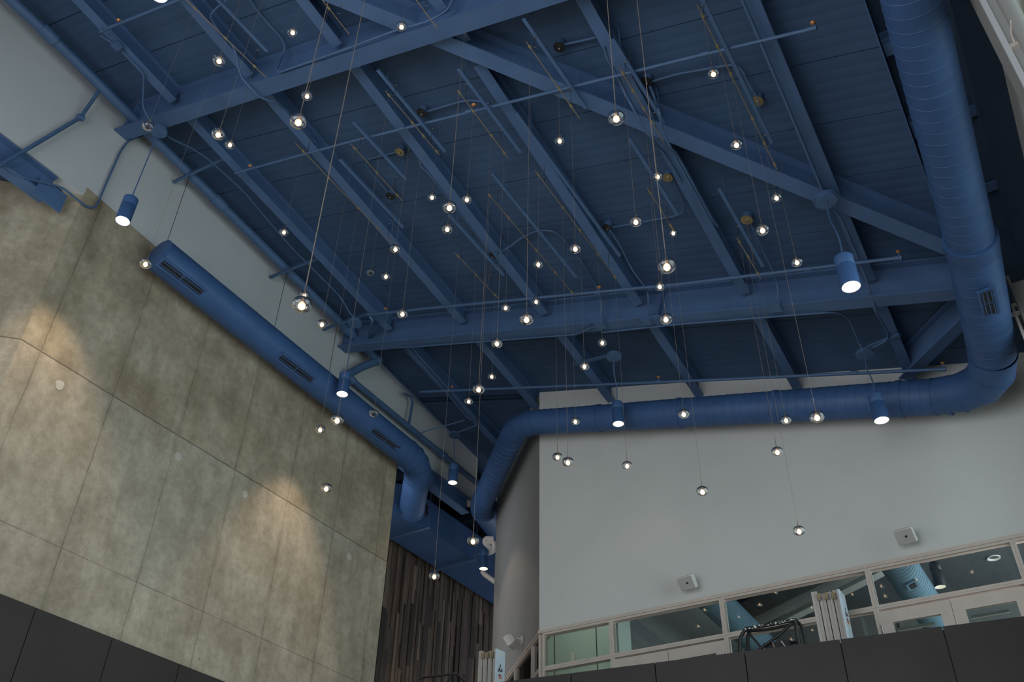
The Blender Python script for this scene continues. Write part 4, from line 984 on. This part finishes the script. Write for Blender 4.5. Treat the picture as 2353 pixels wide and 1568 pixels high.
# ================================================================== LIFTS BEHIND THE PARAPET
def text(txt, size, c, right, up, mt, root, name):
    cu = bpy.data.curves.new(name, 'FONT'); cu.body = txt; cu.size = size; cu.extrude = .001; cu.align_x = 'CENTER'; cu.align_y = 'CENTER'; cu.shear = .25; cu.offset = size*.035
    tmp = bpy.data.objects.new('tmp', cu); col.objects.link(tmp); dg = bpy.context.evaluated_depsgraph_get(); me = bpy.data.meshes.new_from_object(tmp.evaluated_get(dg)); bpy.data.objects.remove(tmp)
    me.materials.clear(); me.materials.append(mt)
    o = bpy.data.objects.new(name, me); col.objects.link(o); r = V(right).normalized(); u = V(up).normalized(); n = r.cross(u)
    mw = Matrix((r, u, n)).transposed().to_4x4(); mw.translation = V(c); o.parent = root; o.matrix_parent_inverse = Matrix.Translation(-V(root.location)); o.matrix_basis = mw
    return o
def mast(top_left, top_mid, top_right, depth, lab, marks=True):
    # nested column sections: the broad face spans top_left..top_mid, the narrow side top_mid..top_right
    a = onY(*top_left, depth); v = ray(*top_mid); b = v*(a.z/v.z); 
    d = (b-a); d.z = 0; W = d.length; d.normalize(); n = V((-d.y, d.x, 0)); zt = a.z; z0 = MZ
    t = thing('mast_lift_column', V((a.x, a.y, MZ)), lab, 'lift mast')
    k = 4; w = W/k
    for i in range(k):
        zz = zt - (.02*((i*2) % 3))
        mb = MB().obox(a + d*(w*(i+.5)) + n*.12 + V((0,0,(zz+z0)/2-a.z)), d, n, V((0,0,1)), w/2-.006, .115-.008*i, (zz-z0)/2)
        mb.obox(a + d*(w*(i+.5)+w*.2) + n*.003 + V((0,0,(zz+z0)/2-a.z)), d, n, V((0,0,1)), .006, .006, (zz-z0)/2)
        part(mb, 'mast_section', M['mast'], t)
    part(MB().obox(a + d*(W/2) + n*.12 + V((0,0,(z0-.06)/2+zt/2-a.z)), d, n, V((0,0,1)), W/2-.03, .085, (zt-.06-z0)/2), 'mast_core', M['black'], t)
    for i in range(3):
        c = a + d*(w*(i+1)+.012) - n*.012 + V((0,0,-.09-.0*i))
        br = part(MB().obox(c, d, n, V((0,0,1)), .022, .012, .045), 'latch_bracket', M['gold'], t)
        o = MB().obox(c + d*.014 - n*.012 + V((0,0,-.03)), d, n, V((0,0,1)), .012, .008, .016).build('latch_pin', M['chrome']); o.parent = br
    v = ray(*top_right); c = v*((zt)/v.z); e = (c-b); e.z = 0; D = e.length; e.normalize(); m = V((e.y, -e.x, 0))
    sp = part(MB().obox(b + e*D/2 - m*.006 + V((0,0,(z0-zt)/2)), e, m, V((0,0,1)), D/2, .012, (zt-z0)/2), 'mast_side', M['mastlabel'], t, label='pale side plate with printed marks')
    if marks:
        q = b + e*D*.45 + m*.009
        sticker = lambda dz, hw, hh, mt, nm: part(MB().obox(q + V((0,0,dz)), e, m, V((0,0,1)), hw, .001, hh), nm, M[mt], t)
        sticker(-.065, D*.18, .025, 'white_paint', 'label_plate')
        part(MB().lathe([(.001,0),(.012,0),(.012,.002),(.001,.002)], q + V((0,0,-.235)), 12, ax=m), 'round_mark', M['black'], t)
        part(MB().lathe([(.001,0),(.012,0),(.012,.002),(.001,.002)], q + V((0,0,-.262)), 12, ax=m), 'round_mark', M['black'], t)
        text('JLG', .068, q + V((0,0,-.315)) + m*.002, e, (0,0,1), M['black'], t, 'brand_lettering')
        sticker(-.42, D*.24, .055, 'white_paint', 'flag_sticker')
        for i in range(4): part(MB().obox(q + m*.002 + V((0,0,-.393-.016*i)), e, m, V((0,0,1)), D*.19, .001, .005), 'flag_stripe', M['red'], t)
        part(MB().obox(q + m*.003 - e*D*.09 + V((0,0,-.396)), e, m, V((0,0,1)), D*.09, .001, .014), 'flag_canton', M['navy'], t)
    return t
mast((1099,1497), (1141,1491), (1160,1500), 12.2, 'grey aluminium lift mast with printed side, behind the parapet by the wooden wall')
mast((1862,1361), (1927,1354), (1940,1370), 12.5, 'grey aluminium lift mast behind the parapet, in front of the right-hand doors')
# tube cage of the lift platform
Yc = 12.35
def cage(pxs, r, root, Y=Yc, name='frame_tube', mt='black', bend=.06):
    part(MB().tube(smooth_path([onY(x, y, Y) if not isinstance(y, tuple) else onY(x, y[0], y[1]) for x, y in pxs], bend), r, 10), name, M[mt], root)
p = onY(1760, 1490, Yc)
t = thing('lift_platform_cage', V((p.x, p.y, MZ)), 'black tube cage of a lift platform with chipped paint, behind the parapet', 'lift cage')
cage([(1706,1560),(1700,1500),(1701,1466),(1712,1448),(1722,1444)], .026, t)
cage([(1724,1560),(1718,1500),(1718,1462),(1724,1448),(1735,1446)], .026, t, Yc+.25)
cage([(1712,1446),(1760,1438),(1828,1425)], .024, t); cage([(1720,1452),(1770,1446),(1830,1433)], .02, t, Yc+.12)
cage([(1828,1425),(1842,1440),(1850,1470),(1858,1520)], .024, t, Yc+.15, bend=.1)
cage([(1827,1427),(1832,1460),(1842,1510)], .026, t); cage([(1826,1428),(1790,1460),(1735,1500),(1725,1540)], .02, t, Yc+.04, bend=.02)
cage([(1716,1450),(1750,1490),(1770,1510)], .016, t, Yc+.1, bend=0)
cage([(1755,1484),(1800,1478),(1840,1476)], .03, t, Yc+.2, bend=0)
cage([(1775,1476),(1780,1490),(1786,1500)], .01, t, Yc+.05, name='cable', mt='cord'); cage([(1795,1474),(1803,1484),(1808,1500)], .01, t, Yc+.05, name='cable', mt='mast')
q = onY(1790, 1488, Yc+.15); part(MB().obox(q, V((1,0,0)), V((0,1,0)), V((0,0,1)), .17, .08, .05), 'control_box', M['black'], t)
rn = random.Random(5); mb = MB()
for k in range(26):
    u = rn.random(); p = onY(1712+u*114, 1446-u*21, Yc-.02); mb.obox(p + V((0,-.0,rn.uniform(-.012,.014))), V((1,0,0)), V((0,0,1)), V((0,1,0)), rn.uniform(.004,.016), rn.uniform(.003,.009), .006)
part(mb, 'chipped_paint', M['white_paint'], t, label='pale chips in the black paint', kind='stuff')
t = thing('lift_platform_cage', V((-7.2, 11.9, MZ)), 'black frame of a second lift platform at the bottom edge, by the wooden wall', 'lift cage')
cage([(960,1575),(962,1562),(975,1557),(1046,1549),(1050,1550)], .02, t, 11.9, bend=.05); cage([(1048,1549),(1064,1562),(1085,1575)], .02, t, 12.0, bend=.02)
cage([(1045,1552),(1044,1580)], .02, t, 11.9); cage([(1052,1552),(1060,1585)], .018, t, 12.05); cage([(1042,1552),(1020,1575)], .014, t, 11.95)

# ================================================================== RIGHT EDGE
t = thing('grey_pilaster', V((1.02, 6.2, FZ)), 'tall grey pilaster at the upper right edge carrying a wrapped pipe', 'pilaster')
ya = onX(2228, 0, .97).y; yb = onX(2254, 0, .97).y
part(MB().box((.97, yb, FZ), (XR-.003, ya, 8.49)), 'pilaster_body', M['greywall'], t)
part(MB().box((.955, yb-.03, FZ), (1.0, yb, 8.5)), 'edge_strip', M['whiteL'], t)
part(MB().box((1.0, yb-.012, FZ), (XR-.003, yb-.002, 8.49)), 'pilaster_face', M['greywall'], t)
pc = onY(2322, 20, yb-.11); part(MB().tube([(pc.x+.0, pc.y, FZ), (pc.x, pc.y, 8.5)], .062, 18), 'wrapped_pipe', M['greywall'], t)
q = onY(2325, 108, yb-.03); part(MB().box((1.0, yb-.05, q.z-.02), (XR-.003, yb-.012, q.z+.02)), 'pipe_bracket', M['alu'], t)
part(MB().tube([(pc.x-.075, yb-.04, q.z+.02), (pc.x-.075, yb-.09, q.z+.08), (pc.x-.045, yb-.16, q.z+.16)], .007, 6), 'pipe_strap', M['alu'], t)
a = onY(2313, 640, 11.4); b = onY(2323, 654, 11.4)
t = thing('grey_metal_panel', V((a.x, 11.4, FZ)), 'light grey metal panel with raised edge at the right border, beside the big duct', 'panel')
part(MB().box((b.x, 11.38, FZ), (XR-.003, 11.44, b.z)), 'panel_face', M['greywall'], t)
part(MB().box((a.x, 11.34, FZ), (a.x+.03, 11.45, a.z)), 'edge_flange', M['greywall'], t)
part(MB().box((a.x-.005, 11.45, FZ), (a.x+.03, 11.9, a.z-.25)), 'panel_side', M['greywall'], t)
c0 = onY(2325, 702, 11.5); c1 = onY(2353, 775, 11.5)
part(MB().tube(smooth_path([c0 + V((.12,.05,-.02)), c0 + V((.01,0,.02)), V((c0.x, c0.y, c0.z-.08)), V((c0.x, c0.y, 2))], .05), .022, 10), 'conduit', M['white_paint'], t)
q = onY(2334, 723, 11.5); part(MB().box((c0.x-.07, 11.45, q.z-.012), (c0.x+.07, 11.52, q.z+.012)), 'conduit_clamp', M['white_paint'], t)

# small extras
for (a_, b_, lab) in ((onR(1322,839,9.53), onR(1408,817,9.50), 'blue strut bracket carrying the round canopy below the lower girder'), (onR(1994,801,9.50), onR(2068,771,9.53), 'blue strut bracket at lower right carrying the round canopy beside the last joist')):
    tag(MB().prism(a_, b_, [(-.03,0),(.03,0),(.03,.035),(-.03,.035)]).build('strut_bracket', M['pipe']), lab, 'bracket')
q = onX(944, 1262, -12.42); tag(MB().box((-12.47, q.y-.06, q.z-.07), (-12.38, q.y+.06, q.z+.07)).build('wall_box', M['black']), 'small black box high on the wooden plank wall', 'box')
